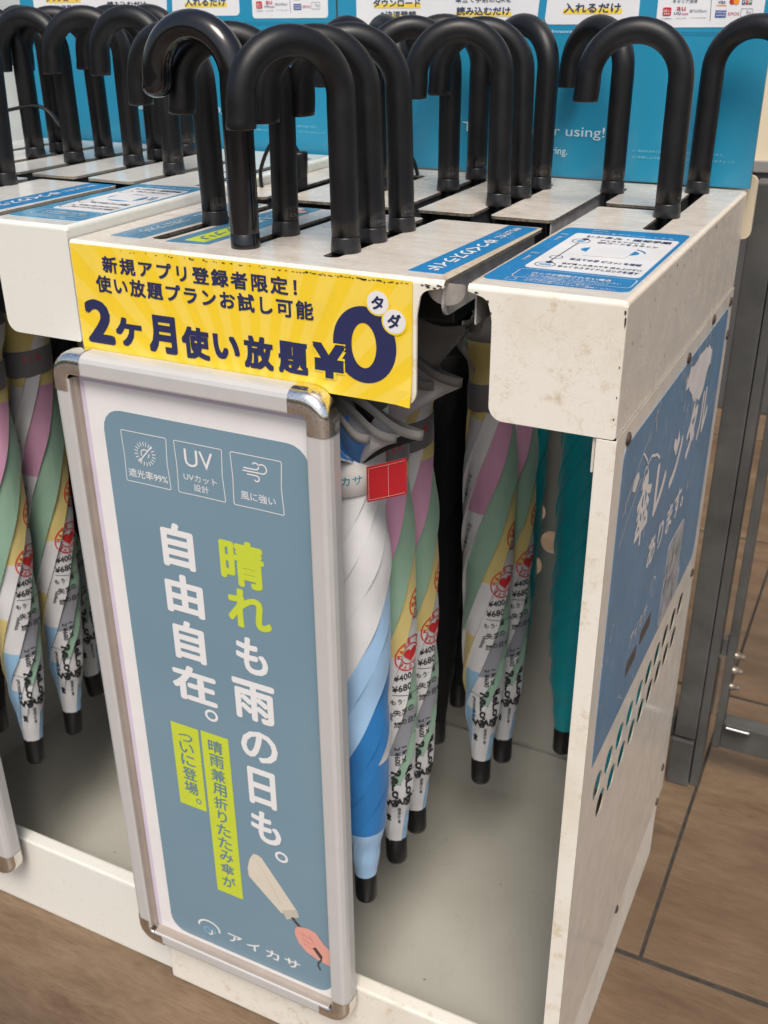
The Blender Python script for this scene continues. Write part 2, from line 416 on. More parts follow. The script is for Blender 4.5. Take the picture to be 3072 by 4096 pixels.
class MB:
    def __init__(s):
        s.v, s.f, s.mi, s.sm = [], [], [], []
    def add(s, verts, faces, mi=0, smooth=False):
        o = len(s.v)
        s.v += [tuple(p) for p in verts]
        for f in faces:
            s.f.append(tuple(i+o for i in f)); s.mi.append(mi); s.sm.append(smooth)
    def box(s, x0, x1, y0, y1, z0, z1, bev=0.0, mi=0):
        bm = bmesh.new()
        bmesh.ops.create_cube(bm, size=1.0)
        for q in bm.verts:
            q.co = Vector(((x0+x1)/2+q.co.x*(x1-x0), (y0+y1)/2+q.co.y*(y1-y0), (z0+z1)/2+q.co.z*(z1-z0)))
        if bev:
            bmesh.ops.bevel(bm, geom=list(bm.edges), offset=bev, segments=2, affect='EDGES', profile=0.6)
        bm.verts.index_update()
        s.add([q.co for q in bm.verts], [[q.index for q in f.verts] for f in bm.faces], mi, False)
        bm.free()
    def prism(s, outline, plane, d0, d1, holes=(), mi=0, side=None):
        loops = [list(outline)] + [list(h) for h in holes]
        flat = [p for lp in loops for p in lp]
        tris = tessellate_polygon([[Vector((p[0], p[1], 0)) for p in lp] for lp in loops])
        n = len(flat)
        vs_ = [P3(plane, p[0], p[1], d0) for p in flat] + [P3(plane, p[0], p[1], d1) for p in flat]
        s.add(vs_, [tuple(t) for t in tris] + [tuple(i+n for i in reversed(t)) for t in tris], mi)
        o, sf = 0, []
        for lp in loops:
            m = len(lp)
            for i in range(m):
                a, b = o+i, o+(i+1) % m
                sf.append((a, b, b+n, a+n))
            o += m
        s.add(vs_, sf, mi if side is None else side)
    def sheet(s, outline, plane, d, holes=(), mi=0):
        loops = [list(outline)] + [list(h) for h in holes]
        flat = [p for lp in loops for p in lp]
        tris = tessellate_polygon([[Vector((p[0], p[1], 0)) for p in lp] for lp in loops])
        s.add([P3(plane, p[0], p[1], d) for p in flat], [tuple(t) for t in tris], mi)
    def stroke(s, pts, w, plane, d, mi=0, closed=False):
        """flat printed line of width w"""
        n = len(pts)
        L, Rr = [], []
        for i in range(n):
            a = Vector(pts[i-1] if (i or closed) else pts[i]); b = Vector(pts[(i+1) % n] if (i < n-1 or closed) else pts[i])
            t = (b-a)
            if t.length < 1e-9: t = Vector((1, 0))
            t.normalize()
            q = Vector((-t.y, t.x))*w/2
            p = Vector(pts[i])
            L.append(p+q); Rr.append(p-q)
        vs_ = [P3(plane, p.x, p.y, d) for p in L] + [P3(plane, p.x, p.y, d) for p in Rr]
        m = n if closed else n-1
        s.add(vs_, [(i, (i+1) % n, (i+1) % n+n, i+n) for i in range(m)], mi)
    def tube(s, pts, radii, n=20, mi=0, cap=True, squash=None):
        pts = [Vector(p) for p in pts]
        m = len(pts)
        ref = None
        vs_ = []
        for i in range(m):
            t = (pts[min(i+1, m-1)]-pts[max(i-1, 0)]).normalized()
            if ref is None:
                ref = Vector((0, 1, 0)) if abs(t.y) < 0.9 else Vector((1, 0, 0))
            x = t.cross(ref).normalized()
            ref = x.cross(t).normalized()
            r = radii[i] if isinstance(radii, (list, tuple)) else radii
            for j in range(n):
                w = 2*PI*j/n
                vs_.append(pts[i] + (x*math.cos(w) + ref*math.sin(w)*(squash or 1.0))*r)
        fs = []
        for i in range(m-1):
            for j in range(n):
                a, b = i*n+j, i*n+(j+1) % n
                fs.append((a, b, b+n, a+n))
        s.add(vs_, fs, mi, True)
        if cap:
            s.add(vs_[:n], [tuple(range(n))[::-1]], mi)
            s.add(vs_[-n:], [tuple(range(n))], mi)
    def lathe(s, prof, c=(0, 0, 0), n=24, mi=0):
        s.tube([(c[0], c[1], c[2]+z) for r, z in prof], [r for r, z in prof], n, mi)
    def build(s, name, mats, parent=None, org=(0, 0, 0)):
        me = bpy.data.meshes.new(name)
        me.from_pydata([(p[0]-org[0], p[1]-org[1], p[2]-org[2]) for p in s.v], [], s.f)
        mats = mats if isinstance(mats, (list, tuple)) else [mats]
        for m in mats:
            me.materials.append(M[m] if isinstance(m, str) else m)
        for p, i, sm in zip(me.polygons, s.mi, s.sm):
            p.material_index = i
            p.use_smooth = sm
        me.update()
        bm = bmesh.new(); bm.from_mesh(me)
        bmesh.ops.recalc_face_normals(bm, faces=bm.faces)
        bm.to_mesh(me); bm.free()
        o = bpy.data.objects.new(name, me)
        COL.objects.link(o)
        if parent is not None:
            o.parent = parent
        return o

def tag(o, label=None, cat=None, group=None, kind=None):
    for k_, v_ in (('label', label), ('category', cat), ('group', group), ('kind', kind)):
        if v_: o[k_] = v_
    return o

def empty(name, loc, label=None, cat=None, group=None):
    o = bpy.data.objects.new(name, None)
    o.empty_display_size = 0.05
    COL.objects.link(o)
    o.location = loc
    return tag(o, label, cat, group)

# ------------------------------------------------------------------ lettering
_glyphs = {}
def glyphs(body, bold=0.0, spacing=1.0, res=3, sq=False):
    """outline letters as a flat mesh in the unit box; bold adds weight by overprinting shifted copies"""
    key = (body, bold, spacing, sq)
    if key in _glyphs: return _glyphs[key]
    if bold:
        vs_, fs, asp = glyphs(body, 0.0, spacing, res)
        h = 1.0
        bx, by = bold*1.15/asp*(1.0 if len(body) > 1 or asp > 0.6 else 1.0), bold*1.15
        ov, of = [], []
        for i in range(9):
            dx, dy = (0, 0) if i == 8 else (math.cos(i*PI/4)*bx, math.sin(i*PI/4)*by)
            if sq and i < 8:
                dx, dy = ((1, 1, 0, -1, -1, -1, 0, 1)[i]*bx*0.85, (0, 1, 1, 1, 0, -1, -1, -1)[i]*by*0.85)
            o = len(ov)
            ov += [(min(1, max(0, bx+(1-2*bx)*x))+dx, by+(1-2*by)*y+dy, i) for x, y, k_ in vs_]
            of += [tuple(q+o for q in f) for f in fs]
        _glyphs[key] = (ov, of, asp)
        return _glyphs[key]
    c = bpy.data.curves.new("lettering", 'FONT')
    c.body = body
    c.resolution_u = res
    c.space_character = spacing
    o = bpy.data.objects.new("lettering", c)
    COL.objects.link(o)
    dg = bpy.context.evaluated_depsgraph_get()
    me = bpy.data.meshes.new_from_object(o.evaluated_get(dg))
    vs_ = [(v.co.x, v.co.y) for v in me.vertices]
    fs = [tuple(p.vertices) for p in me.polygons]
    bpy.data.objects.remove(o); bpy.data.curves.remove(c); bpy.data.meshes.remove(me)
    x0 = min(p[0] for p in vs_); x1 = max(p[0] for p in vs_)
    y0 = min(p[1] for p in vs_); y1 = max(p[1] for p in vs_)
    w, h = max(x1-x0, 1e-6), max(y1-y0, 1e-6)
    res_ = ([((p[0]-x0)/w, (p[1]-y0)/h, 0) for p in vs_], fs, w/h)
    _glyphs[key] = res_
    return res_

def put_text(mb, body, u0, u1, v0, v1, plane, d, bold=0.0, spacing=1.0, rot=0, mi=0, shear=0.0, sq=False):
    """print body so that its ink fills the box u0..u1, v0..v1"""
    vs_, fs, asp = glyphs(body, bold, spacing, sq=sq)
    out = []
    eps = {'XY': 0.000012, 'XZ': -0.000012, 'YZ': 0.000012}[plane]
    for x, y, k_ in vs_:
        x += shear*y
        if rot == 90: x, y = 1-y, x
        elif rot == -90: x, y = y, 1-x
        elif rot == 180: x, y = 1-x, 1-y
        out.append(P3(plane, u0+(u1-u0)*x, v0+(v1-v0)*y, d+eps*k_))
    mb.add(out, fs, mi)

# ------------------------------------------------------------------ the setting
H, W, D, SH = 0.950, 0.506, 0.505, 0.1050          # deck height, width, depth, depth of the top box
mb = MB()
GX = [-6.5, -4.57, -3.3, -2.03, -0.76, 0.538, 1.808, 3.08, 4.35, 6.0]
GY = [-6.0, -2.89, -2.252, -1.615, -0.978, -0.341, 0.296, 0.937, 1.574, 2.205, 2.43]
g = 0.0028
for j in range(len(GY)-1):
    off = {5: 0.42, 4: 0.9}.get(j, 0.0)
    xs = sorted(set([-6.5, 6.0] + [x+off for x in GX[1:-1]]))
    for i in range(len(xs)-1):
        mb.box(xs[i]+g*0.8, xs[i+1]-g*0.8, GY[j]+g*1.5, GY[j+1]-g*1.5, -0.03, 0.0, 0.0015)
fl = mb.build('floor', 'floor')
tag(fl, kind='structure')
mb = MB(); mb.box(-6.6, 6.1, -6.1, 2.45, -0.06, -0.003)
tag(mb.build('floor_grout', 'grout'), kind='structure')

root = empty('wall', (0, 2.5, 0), 'beige wall with a dark grey base behind the stands', 'wall')
mb = MB(); mb.box(-6.5, 6.0, 2.44, 2.6, 0.727, 2.6); mb.build('upper_wall', 'beige', root, (0, 2.5, 0))
mb = MB(); mb.box(-6.5, 6.0, 2.43, 2.6, 0.0, 0.70); mb.build('wall_base', 'basegrey', root, (0, 2.5, 0))
mb = MB(); mb.box(-6.5, 6.0, 2.415, 2.6, 0.70, 0.727); mb.build('wall_trim', 'trim', root, (0, 2.5, 0))
root = empty('pillar', (-1.05, 1.0, 0), 'pale grey green pillar behind the left stand, past its teal board', 'pillar')
mb = MB(); mb.box(-1.6, -0.93, 0.95, 1.5, 0.0, 2.4, 0.01); mb.build('pillar_body', 'pillar', root, (-1.05, 1.0, 0))

# ------------------------------------------------------------------ umbrella stand, main unit
def holes_grid(y0, pitch, n, z, r):
    return [circle(y0+pitch*i, z, r, 22) for i in range(n)]

def main_stand():
    O = (0.25, 0.25, 0.0)
    root = empty('umbrella_stand', O, 'worn cream steel umbrella stand carrying the yellow sign, a faded blue sticker on its side', 'umbrella stand', 'umbrella stands in the row')
    def part(mb, name, mats, parent=None, label=None):
        o = mb.build(name, mats, parent or root, O)
        if label: o['label'] = label
        return o
    T = 0.0028
    zt = H
    # --- deck: three sheets with slots
    mb = MB()
    sw = 0.0076
    front = [(0.0, 0.004, 0)]
    front += [(0.3655, 0.004, 0.005), (0.3695, 0.2216, 0.006)]
    for cx in (0.2525, 0.1640, 0.0765):
        f0 = cx-0.0060
        front += [(cx+sw+0.004, 0.2216, 0.005), (f0+sw, 0.0350, 0.006), (f0-sw, 0.0350, 0.006), (cx-sw+0.004, 0.2216, 0.005)]
    front += [(0.0, 0.2216, 0)]
    mb.prism(round_poly(front, 0.004), 'XY', zt-T, zt, mi=0, side=1)
    back = [(0.3850, 0.004, 0.004), (0.502, 0.004, 0), (0.502, D, 0), (0.0, D, 0), (0.0, 0.2222, 0), (0.030, 0.2222, 0), (0.030, 0.2576, 0.008)]
    for cx, w in ((0.054, 0.0095), (0.1337, 0.0095), (0.2133, 0.0100), (0.2929, 0.0092)):
        back += [(cx-w, 0.2576, 0.006), (cx-w, 0.462, 0.006), (cx+w, 0.462, 0.006), (cx+w, 0.2576, 0.006)]
    back += [(0.3658, 0.2576, 0.007), (0.3658, 0.466, 0.006), (0.3853, 0.466, 0.006), (0.3853, 0.3705, 0.006), (0.4525, 0.3705, 0.006),
             (0.4525, 0.488, 0.005), (0.4682, 0.488, 0.005), (0.4682, 0.252, 0.006), (0.4525, 0.252, 0.006), (0.4525, 0.3490, 0.004), (0.3853, 0.3490, 0.004)]
    mb.prism(round_poly(back, 0.004), 'XY', zt-T, zt, mi=0, side=1)
    part(mb, 'deck_plate', ['deck', 'chipped'])
    # --- rolled edges along the front and the right
    def bend(mb, along, a, b, mi=0):
        n = 6
        vs_ = []
        for e in (a, b):
            for i in range(n+1):
                w = PI/2*i/n
                q, z = 0.004*(1-math.sin(w)), zt-0.004+0.004*math.cos(w)
                vs_.append((e, q, z) if along == 'x' else (W-q, e, z))
        m = n+1
        mb.add(vs_, [(i, i+1, i+1+m, i+m) for i in range(n)], mi, True)
    # --- front sheet behind the yellow sign
    mb = MB()
    zf, zb = zt-0.004, zt-SH+0.0005
    pts = [(0.0, zb, 0.002), (0.3430, zb, 0.012), (0.3430, 0.920, 0.03), (0.3465, 0.9405, 0.01), (0.3655, zf-0.0012, 0.004), (0.3655, zf, 0), (0.0, zf, 0)]
    mb.prism(round_poly(pts, 0.002, 7), 'XZ', 0.0, 0.0022)
    bend(mb, 'x', 0.0, 0.3655)
    part(mb, 'front_apron', ['paint'])
    # --- right front sheet
    mb = MB()
    pts = [(0.4050, zb, 0.012), (W, zb, 0.003), (W, zf, 0), (0.3850, zf, 0), (0.3850, zf-0.0012, 0.002), (0.4010, 0.9405, 0.010), (0.4050, 0.925, 0.03)]
    mb.prism(round_poly(pts, 0.002, 7), 'XZ', 0.0, 0.0022)
    bend(mb, 'x', 0.3850, W-0.004)
    n = 5                                       # rounded corner piece
    vs_ = [(W-0.004+0.004*math.cos(a)*math.sin(b), 0.004-0.004*math.sin(a)*math.sin(b), zt-0.004+0.004*math.cos(b)) for a in [PI/2*i/n for i in range(n+1)] for b in [PI/2*j/n for j in range(n+1)]]
    mb.add(vs_, [(i*(n+1)+j, i*(n+1)+j+1, (i+1)*(n+1)+j+1, (i+1)*(n+1)+j) for i in range(n) for j in range(n)], 0, True)
    part(mb, 'front_apron', ['paint'], label='cream front face of the right hand box, stained and scratched')
    # --- right side of the box
    mb = MB()
    mb.prism(round_poly([(0.0023, zb, 0.002), (D, zb), (D, zf, 0), (0.0023, zf, 0)], 0.004), 'YZ', W-0.0022, W)
    bend(mb, 'y', 0.004, D)
    part(mb, 'box_side', ['paint_box'])
    mb = MB()
    mb.box(0.0, W-0.003, D-0.002, D, zb, zt-0.003)
    part(mb, 'box_back', ['inner'])
    # --- channel walls under the slots and the lane
    mb = MB()
    zc = zt-T-0.0002
    def wall(x0, x1, y0, y1, h=0.030, mi=0):
        mb.box(x0, x1, y0, y1, zc-h, zc, 0.0, mi)
    lane = round_poly([(0.012, zc), (0.2195, zc, 0.001), (0.2195, zc-0.028, 0.010), (0.006, zc-0.028, 0.022)], 0.006, 7)
    mb.prism(lane, 'YZ', 0.3600, 0.3618)
    wall(0.3872, 0.3886, 0.010, 0.347)
    wall(0.3640-0.0012, 0.3640, 0.262, 0.464)
    wall(0.3875, 0.3889, 0.374, 0.464)
    for cx in (0.2525, 0.1640, 0.0765):
        for s_ in (-1, 1):
            wall(cx+s_*(sw+0.0030)-0.0006, cx+s_*(sw+0.0030)+0.0006, 0.046, 0.218, 0.022, 1)
    for cx in (0.054, 0.1337, 0.2133, 0.2929):
        for s_ in (-1, 1):
            wall(cx+s_*0.0120-0.0006, cx+s_*0.0120+0.0006, 0.264, 0.46, 0.022, 1)
    for s_ in (-1, 1):
        wall(0.4603+s_*0.0095-0.0006, 0.4603+s_*0.0095+0.0006, 0.256, 0.484, 0.030, 1)
    # curled lip under the front corner of the plate
    n = 14
    vs_ = []
    for i in range(n+1):
        w = PI*i/n
        vs_ += [(0.3455+0.0330*(1-math.cos(w))/2*1.0, 0.010, zc-0.0005), (0.3455+0.0330*(1-math.cos(w))/2, 0.013, zc-0.002-0.017*math.sin(w)**0.8)]
    mb.add(vs_, [(2*i, 2*i+1, 2*i+3, 2*i+2) for i in range(n)], 0, True)
    part(mb, 'slot_channel', ['wallgrey', 'darkgrey'])
    # --- black boxes added under the plates to darken the interior
    for x0, x1, y0, y1 in ((0.092, 0.148, 0.05, 0.21), (0.180, 0.236, 0.05, 0.21), (0.270, 0.350, 0.06, 0.21), (0.006, 0.062, 0.05, 0.21),
                           (0.072, 0.116, 0.275, 0.45), (0.152, 0.196, 0.275, 0.45), (0.231, 0.276, 0.275, 0.45), (0.311, 0.356, 0.275, 0.45),
                           (0.395, 0.446, 0.03, 0.33), (0.395, 0.446, 0.385, 0.46), (0.476, 0.498, 0.03, 0.48)):
        mb = MB()
        mb.box(x0, x1, y0, y1, zt-0.050, zt-T-0.001, 0.002)
        part(mb, 'dark_filler_box', 'dark')
    # --- lower body
    mb = MB()
    zs = zt-SH-0.0005
    hol = []
    for z, y0, nn in ((0.4690, 0.060, 10), (0.4310, 0.0805, 9)):
        hol += [circle(y0+0.0405*i, z, 0.0148, 24) for i in range(nn)]
    mb.prism(round_poly([(0.0015, 0.118), (D-0.004, 0.118), (D-0.004, zs+0.0012), (0.0015, zs+0.0012)], 0.002), 'YZ', W+0.0003, W+0.0016, holes=hol, mi=0, side=1)
    part(mb, 'side_panel', ['paint_side', 'chipped_light'])
    mb = MB()
    mb.box(0.4916, W+0.0014, 0.0, 0.0014, 0.118, zs, 0.0006)
    mb.box(0.4916, 0.4930, 0.0016, 0.020, 0.127, zs)
    part(mb, 'corner_post', 'paint')
    mb = MB()
    mb.box(0.4880, 0.4905, 0.004, 0.016, zs-0.030, zs-0.001, 0.001)
    part(mb, 'bracket', 'paint')
    mb = MB()
    hol = []
    for z, x0 in ((0.520, 0.0675), (0.478, 0.040), (0.437, 0.0675)):
        hol += [circle(x0+0.056*i, z, 0.0165, 24) for i in range(8)]
    mb.prism(rect(0.004, W-0.002, 0.100, zs-0.004), 'XZ', 0.4938, 0.4963, holes=hol)
    part(mb, 'back_panel', ['tray'])
    mb = MB()
    mb.prism(rect(0.004, 0.49, 0.134, zs-0.004), 'YZ', -0.0008, 0.0008)
    part(mb, 'partition', 'tray', label='grey inner partition towards the next unit')
    # --- tray
    mb = MB()
    mb.box(-0.002, W-0.0004, 0.001, 0.020, 0.0, 0.1268, 0.0028)
    mb.box(W-0.020, W-0.0012, 0.020, 0.49, 0.0, 0.117, 0.001)
    mb.box(-0.002, 0.010, 0.020, 0.49, 0.0, 0.117, 0.001)
    part(mb, 'base_frame', ['paint'])
    mb = MB()
    mb.box(0.010, W-0.020, 0.020, 0.488, 0.012, 0.020)
    mb.box(0.010, W-0.020, 0.4880, 0.4930, 0.012, 0.124, 0.001)
    part(mb, 'tray', 'tray')
    # --- bolts on the side
    for y, z in ((0.0346, 0.8345), (0.2598, 0.8330), (0.3795, 0.8395), (0.4826, 0.8330), (0.4925, 0.7921), (0.4835, 0.4828), (0.4700, 0.1776), (0.4592, 0.1240), (0.2477, 0.1225)):
        mb = MB()
        mb.tube([(W+0.0012, y, z), (W+0.0030, y, z), (W+0.0040, y, z)], [0.0056, 0.0054, 0.0030], 12)
        part(mb, 'bolt', 'rust')
    # --- chips of bare steel along the front bend and a few corners
    mb = MB()
    def chipshape(plane, u, v, d, su, sv):
        n = random.randint(5, 8)
        pts = []
        for i in range(n):
            a = 2*PI*i/n
            pts.append((u+su*math.cos(a)*random.uniform(0.5, 1.2), v+sv*math.sin(a)*random.uniform(0.5, 1.2)))
        mb.sheet(pts, plane, d)
    x = 0.06
    while x < 0.336:
        chipshape('XZ', x, 0.9462-random.random()*0.0012, -0.0026, random.uniform(0.0005, 0.0022)*(0.2+1.1*min(1, x/0.25)), random.uniform(0.0003, 0.0009))
        x += random.uniform(0.0010, 0.009)*(2.2-1.7*min(1, x/0.28))
    for i in range(9):
        chipshape('XZ', random.uniform(0.347, 0.364), 0.9455+random.uniform(-0.0015, 0.001), -0.0003, 0.0016, 0.0008)
    for u, v, su, sv in ((0.5050, 0.936, 0.0010, 0.0050), (0.5045, 0.9425, 0.0014, 0.0022), (0.4040, 0.9300, 0.0010, 0.0012), (0.4010, 0.9385, 0.0014, 0.0018), (0.392, 0.9445, 0.002, 0.0009),
                         (0.5035, 0.862, 0.0008, 0.0014), (0.5042, 0.879, 0.0006, 0.001), (0.5040, 0.902, 0.0006, 0.001)):
        chipshape('XZ', u, v, -0.0003, su, sv)
    for i in range(46):
        chipshape('YZ', random.uniform(0.02, 0.42), random.uniform(0.855, 0.94), W+0.0003, random.uniform(0.0003, 0.0009), random.uniform(0.0004, 0.0022))
    for y in (0.115, 0.16, 0.215, 0.33):
        chipshape('YZ', y, 0.9425, W+0.0003, random.uniform(0.0006, 0.003), random.uniform(0.0005, 0.0016))
    part(mb, 'rust_chips', 'chip')
    # --- worn brown strip along the lane edge of the front plate
    mb = MB()
    pts = [(0.3562, 0.0065), (0.3648, 0.0065), (0.3688, 0.2200), (0.3660, 0.2200)]
    mb.prism(pts, 'XY', zt, zt+0.0002)
    pts = [(0.3868, 0.0065), (0.3895, 0.2440), (0.3866, 0.2440), (0.3856, 0.0065)]
    mb.prism(pts, 'XY', zt, zt+0.0002)
    part(mb, 'worn_edge', 'worn_edge')
    # --- deck stickers
    zk = zt+0.0005
    mb = MB(); mb.prism([(0.3262, 0.0205), (0.3560, 0.0200), (0.3660, 0.2170), (0.3370, 0.2190)], 'XY', zt, zk)
    st = part(mb, 'sliding_sticker', 'qrblue', label='blue sticker strip with white lettering along the lane edge')
    mb = MB()
    def strip(body, y0, y1, w, bold):
        n = len(body)
        for i, ch in enumerate(body):          # read from the back edge to the front
            a = y1-(y1-y0)*i/n
            b = y1-(y1-y0)*(i+0.86)/n
            c = 0.3408+0.0475*((a+b)/2-0.02)+0.0005
            vs_, fs, asp = glyphs(ch, bold)
            hh = w*(0.8 if ch in 'っ' else 1.0)
            mb.add([(c-hh/2+hh*y, a+(b-a)*x_, zk+0.0003+k_*0.000012) for x_, y, k_ in vs_], fs)
    strip("ゆっくりスライド", 0.024, 0.150, 0.0135, 0.03)
    strip("持ち上げずに", 0.158, 0.208, 0.0080, 0.02)
    part(mb, 'lettering', 'pwhite', st)
    # --- QR notice on the right box
    mb = MB(); mb.prism(round_poly([(0.3868, 0.0215), (0.4995, 0.0240), (0.4995, 0.2420), (0.3890, 0.2330)], 0.007), 'XY', zt, zk)
    nt = part(mb, 'notice_sticker', 'qrblue', label='blue rental notice with a white panel stuck on the right box top')
    mb = MB(); mb.prism(rrect(0.4045, 0.4965, 0.0680, 0.2100, 0.004), 'XY', zk, zk+0.0003)
    part(mb, 'white_panel', 'swhite', nt)
    z1, z2 = zk+0.0003, zk+0.0006
    mb = MB()
    mb.prism(ellipse(0.4520, 0.1470, 0.0245, 0.0125), 'XY', z1, z2)
    mb.stroke([(0.4520+0.0285*math.cos(a), 0.1490+0.0175*math.sin(a)) for a in [0.1+0.07*i for i in range(12)]], 0.0018, 'XY', z2)
    part(mb, 'scan_mark', 'qrblue', nt)
    mb = MB(); mb.prism([(0.4355, 0.1230), (0.4700, 0.1260), (0.4715, 0.1700), (0.4330, 0.1680)], 'XY', z2, z2+0.0003)
    part(mb, 'blank_label', 'swhite', nt)
    mb = MB()
    put_text(mb, "レンタル・返却手順", 0.4180, 0.4920, 0.1935, 0.2030, 'XY', z2, 0.03)
    put_text(mb, "アイカサアプリで", 0.4330, 0.4720, 0.1830, 0.1885, 'XY', z2, 0.02)
    put_text(mb, "QRコードをスキャン", 0.4330, 0.4850, 0.1730, 0.1805, 'XY', z2, 0.02)
    put_text(mb, "傘立ての音 ピコッ♪ を確認", 0.4300, 0.4885, 0.1035, 0.1110, 'XY', z2, 0.02)
    put_text(mb, "音が鳴った後カサを 持ち上げずに", 0.4290, 0.4930, 0.0870, 0.0930, 'XY', z2, 0.01)
    put_text(mb, "ゆっくりスライドしロックを通す", 0.4290, 0.4930, 0.0760, 0.0830, 'XY', z2, 0.02)
    mb.stroke([(0.4186, 0.170), (0.4180, 0.115), (0.4178, 0.090)], 0.0009, 'XY', z2)
    for cx, cy, r1, r2 in ((0.4186, 0.1770, 0.0075, 0.0090), (0.4180, 0.1090, 0.0052, 0.0058), (0.4177, 0.0815, 0.0082, 0.0078)):
        mb.stroke(ellipse(cx, cy, r1, r2, 24), 0.0007, 'XY', z2, closed=True)
    for cx, cy in ((0.4200, 0.1855), (0.4185, 0.0895)):
        mb.sheet(ellipse(cx, cy, 0.0030, 0.0032, 16), 'XY', z2+0.0001)
    part(mb, 'lettering', 'navy', nt)
    mb = MB()
    mb.prism(round_poly([(0.4150, 0.1735), (0.4210, 0.1735), (0.4220, 0.1800), (0.4160, 0.1800)], 0.001), 'XY', z2+0.0001, z2+0.0002)
    mb.prism(round_poly([(0.4130, 0.0790), (0.4225, 0.0790), (0.4225, 0.0830), (0.4130, 0.0830)], 0.001), 'XY', z2+0.0001, z2+0.0002)
    part(mb, 'pictogram', 'plblue', nt)
    mb = MB()
    put_text(mb, "ロックが解除されない場合", 0.4180, 0.4800, 0.0470, 0.0540, 'XY', z1, 0.02)
    put_text(mb, "・借りる場合は別のカサをお試しください", 0.4160, 0.4890, 0.0415, 0.0460, 'XY', z1)
    put_text(mb, "・アプリを再起動してお試しください", 0.4160, 0.4800, 0.0365, 0.0408, 'XY', z1)
    put_text(mb, "上記手順で解除されない場合は、", 0.4190, 0.4700, 0.0285, 0.0325, 'XY', z1)
    put_text(mb, "アプリのお問い合わせよりご連絡ください。", 0.4190, 0.4900, 0.0235, 0.0275, 'XY', z1)
    put_text(mb, "返却手順", 0.4150, 0.4290, 0.2255, 0.2290, 'XY', z1)
    put_text(mb, "アプリをダウンロードする", 0.4150, 0.4890, 0.2150, 0.2200, 'XY', z1)
    mb.stroke(rrect(0.4055, 0.4975, 0.0345, 0.0620, 0.005), 0.0006, 'XY', z1, closed=True)
    mb.stroke(rect(0.4050, 0.4125, 0.0240, 0.0310), 0.0006, 'XY', z1, closed=True)
    for yy in (0.118, 0.200):
        put_text(mb, "アイカサ", 0.3945, 0.3985, yy-0.028, yy-0.010, 'XY', z1, 0.02, rot=90)
        for rr in (0.0025, 0.0045):
            mb.stroke([(0.3962+rr*math.cos(a), yy-0.004+1.3*rr*math.sin(a)) for a in [0.6+0.2*i for i in range(10)]], 0.0008, 'XY', z1)
    part(mb, 'fine_print', 'pwhite', nt)
    # --- slate stickers between the front slots
    mb = MB(); mb.prism([(0.0225, 0.0300), (0.0570, 0.0300), (0.0655, 0.2170), (0.0315, 0.2180)], 'XY', zt, zk)
    s1 = part(mb, 'slate_sticker', 'slate', label='pale blue sticker strip left of the first slot')
    mb = MB()
    strip_rows = [("ご利用はアプリから", 0.052, 0.118, 0.012), ("忘れずに", 0.132, 0.196, 0.016)]
    for body, y0, y1, w in strip_rows:
        n = len(body)
        for i, ch in enumerate(body):
            a = y1-(y1-y0)*i/n; b = y1-(y1-y0)*(i+0.84)/n
            c = 0.040+0.046*((a+b)/2-0.03)
            vs_, fs, asp = glyphs(ch, 0.01)
            mb.add([(c-w/2+w*y, a+(b-a)*x_, zk+0.0003+k_*0.000012) for x_, y, k_ in vs_], fs)
    part(mb, 'lettering', 'btext', s1)
    mb = MB(); mb.prism([(0.0850, 0.0290), (0.1270, 0.0330), (0.1350, 0.2185), (0.0960, 0.2190)], 'XY', zt, zk)
    s2 = part(mb, 'slate_sticker', 'slate', label='slate sticker with a lime box between the first two slots')
    mb = MB(); mb.prism([(0.0980, 0.0400), (0.1190, 0.0400), (0.1240, 0.1060), (0.1030, 0.1060)], 'XY', zk, zk+0.0003)
    mb.build('lime_box', 'plime', s2, O)
    mb = MB()
    for i, ch in enumerate("アプリ"):
        vs_, fs, asp = glyphs(ch, 0.02)
        a, b = 0.100-0.018*i, 0.100-0.018*i-0.015
        mb.add([(0.104+0.012*y, a+(b-a)*x_, zk+0.0006+k_*0.000012) for x_, y, k_ in vs_], fs)
    mb.build('lettering', 'pblue_txt', s2, O)
    mb = MB()
    for i, ch in enumerate("晴れも雨も"):
        vs_, fs, asp = glyphs(ch, 0.02)
        a, b = 0.188-0.0145*i, 0.188-0.0145*i-0.0125
        mb.add([(0.104+0.014*y, a+(b-a)*x_, zk+0.0003+k_*0.000012) for x_, y, k_ in vs_], fs)
    mb.build('lettering', 'btext', s2, O)
    mb = MB()
    mb.sheet([(0.103, 0.2040), (0.116, 0.2010), (0.122, 0.2110), (0.108, 0.2150)], 'XY', zk+0.0003)
    mb.build('printed_umbrella', 'pcream', s2, O)
    mb = MB()
    mb.sheet(ellipse(0.122, 0.196, 0.009, 0.006, 16), 'XY', zk+0.0004)
    mb.build('printed_hand', 'pskin', s2, O)
    # --- big blue sticker on the side
    xs_ = W+0.0016
    mb = MB()
    outl = round_poly([(0.0270, 0.5150, 0.002), (0.4720, 0.5150, 0.016), (0.4780, 0.8285, 0.012), (0.0270, 0.8285, 0.012)], 0.01)
    mb.prism(outl, 'YZ', xs_, xs_+0.0004)
    bs = part(mb, 'side_poster', 'sideblue', label='faded scratched blue rental sticker on the side panel')
    mb = MB()
    d = xs_+0.0007
    for ch, y0, y1, z0, z1_ in (("傘", 0.0960, 0.1500, 0.6976, 0.7655), ("レ", 0.1675, 0.2150, 0.7034, 0.7581), ("ン", 0.2344, 0.2850, 0.7039, 0.7580),
                               ("タ", 0.3033, 0.3540, 0.7056, 0.7657), ("ル", 0.3656, 0.4190, 0.7062, 0.7607)):
        put_text(mb, ch, y0, y1, z0, z1_, 'YZ', d, 0.018 if ch == '傘' else 0.045)
    put_text(mb, "あります。", 0.1690, 0.3340, 0.6462, 0.6775, 'YZ', d, 0.025)
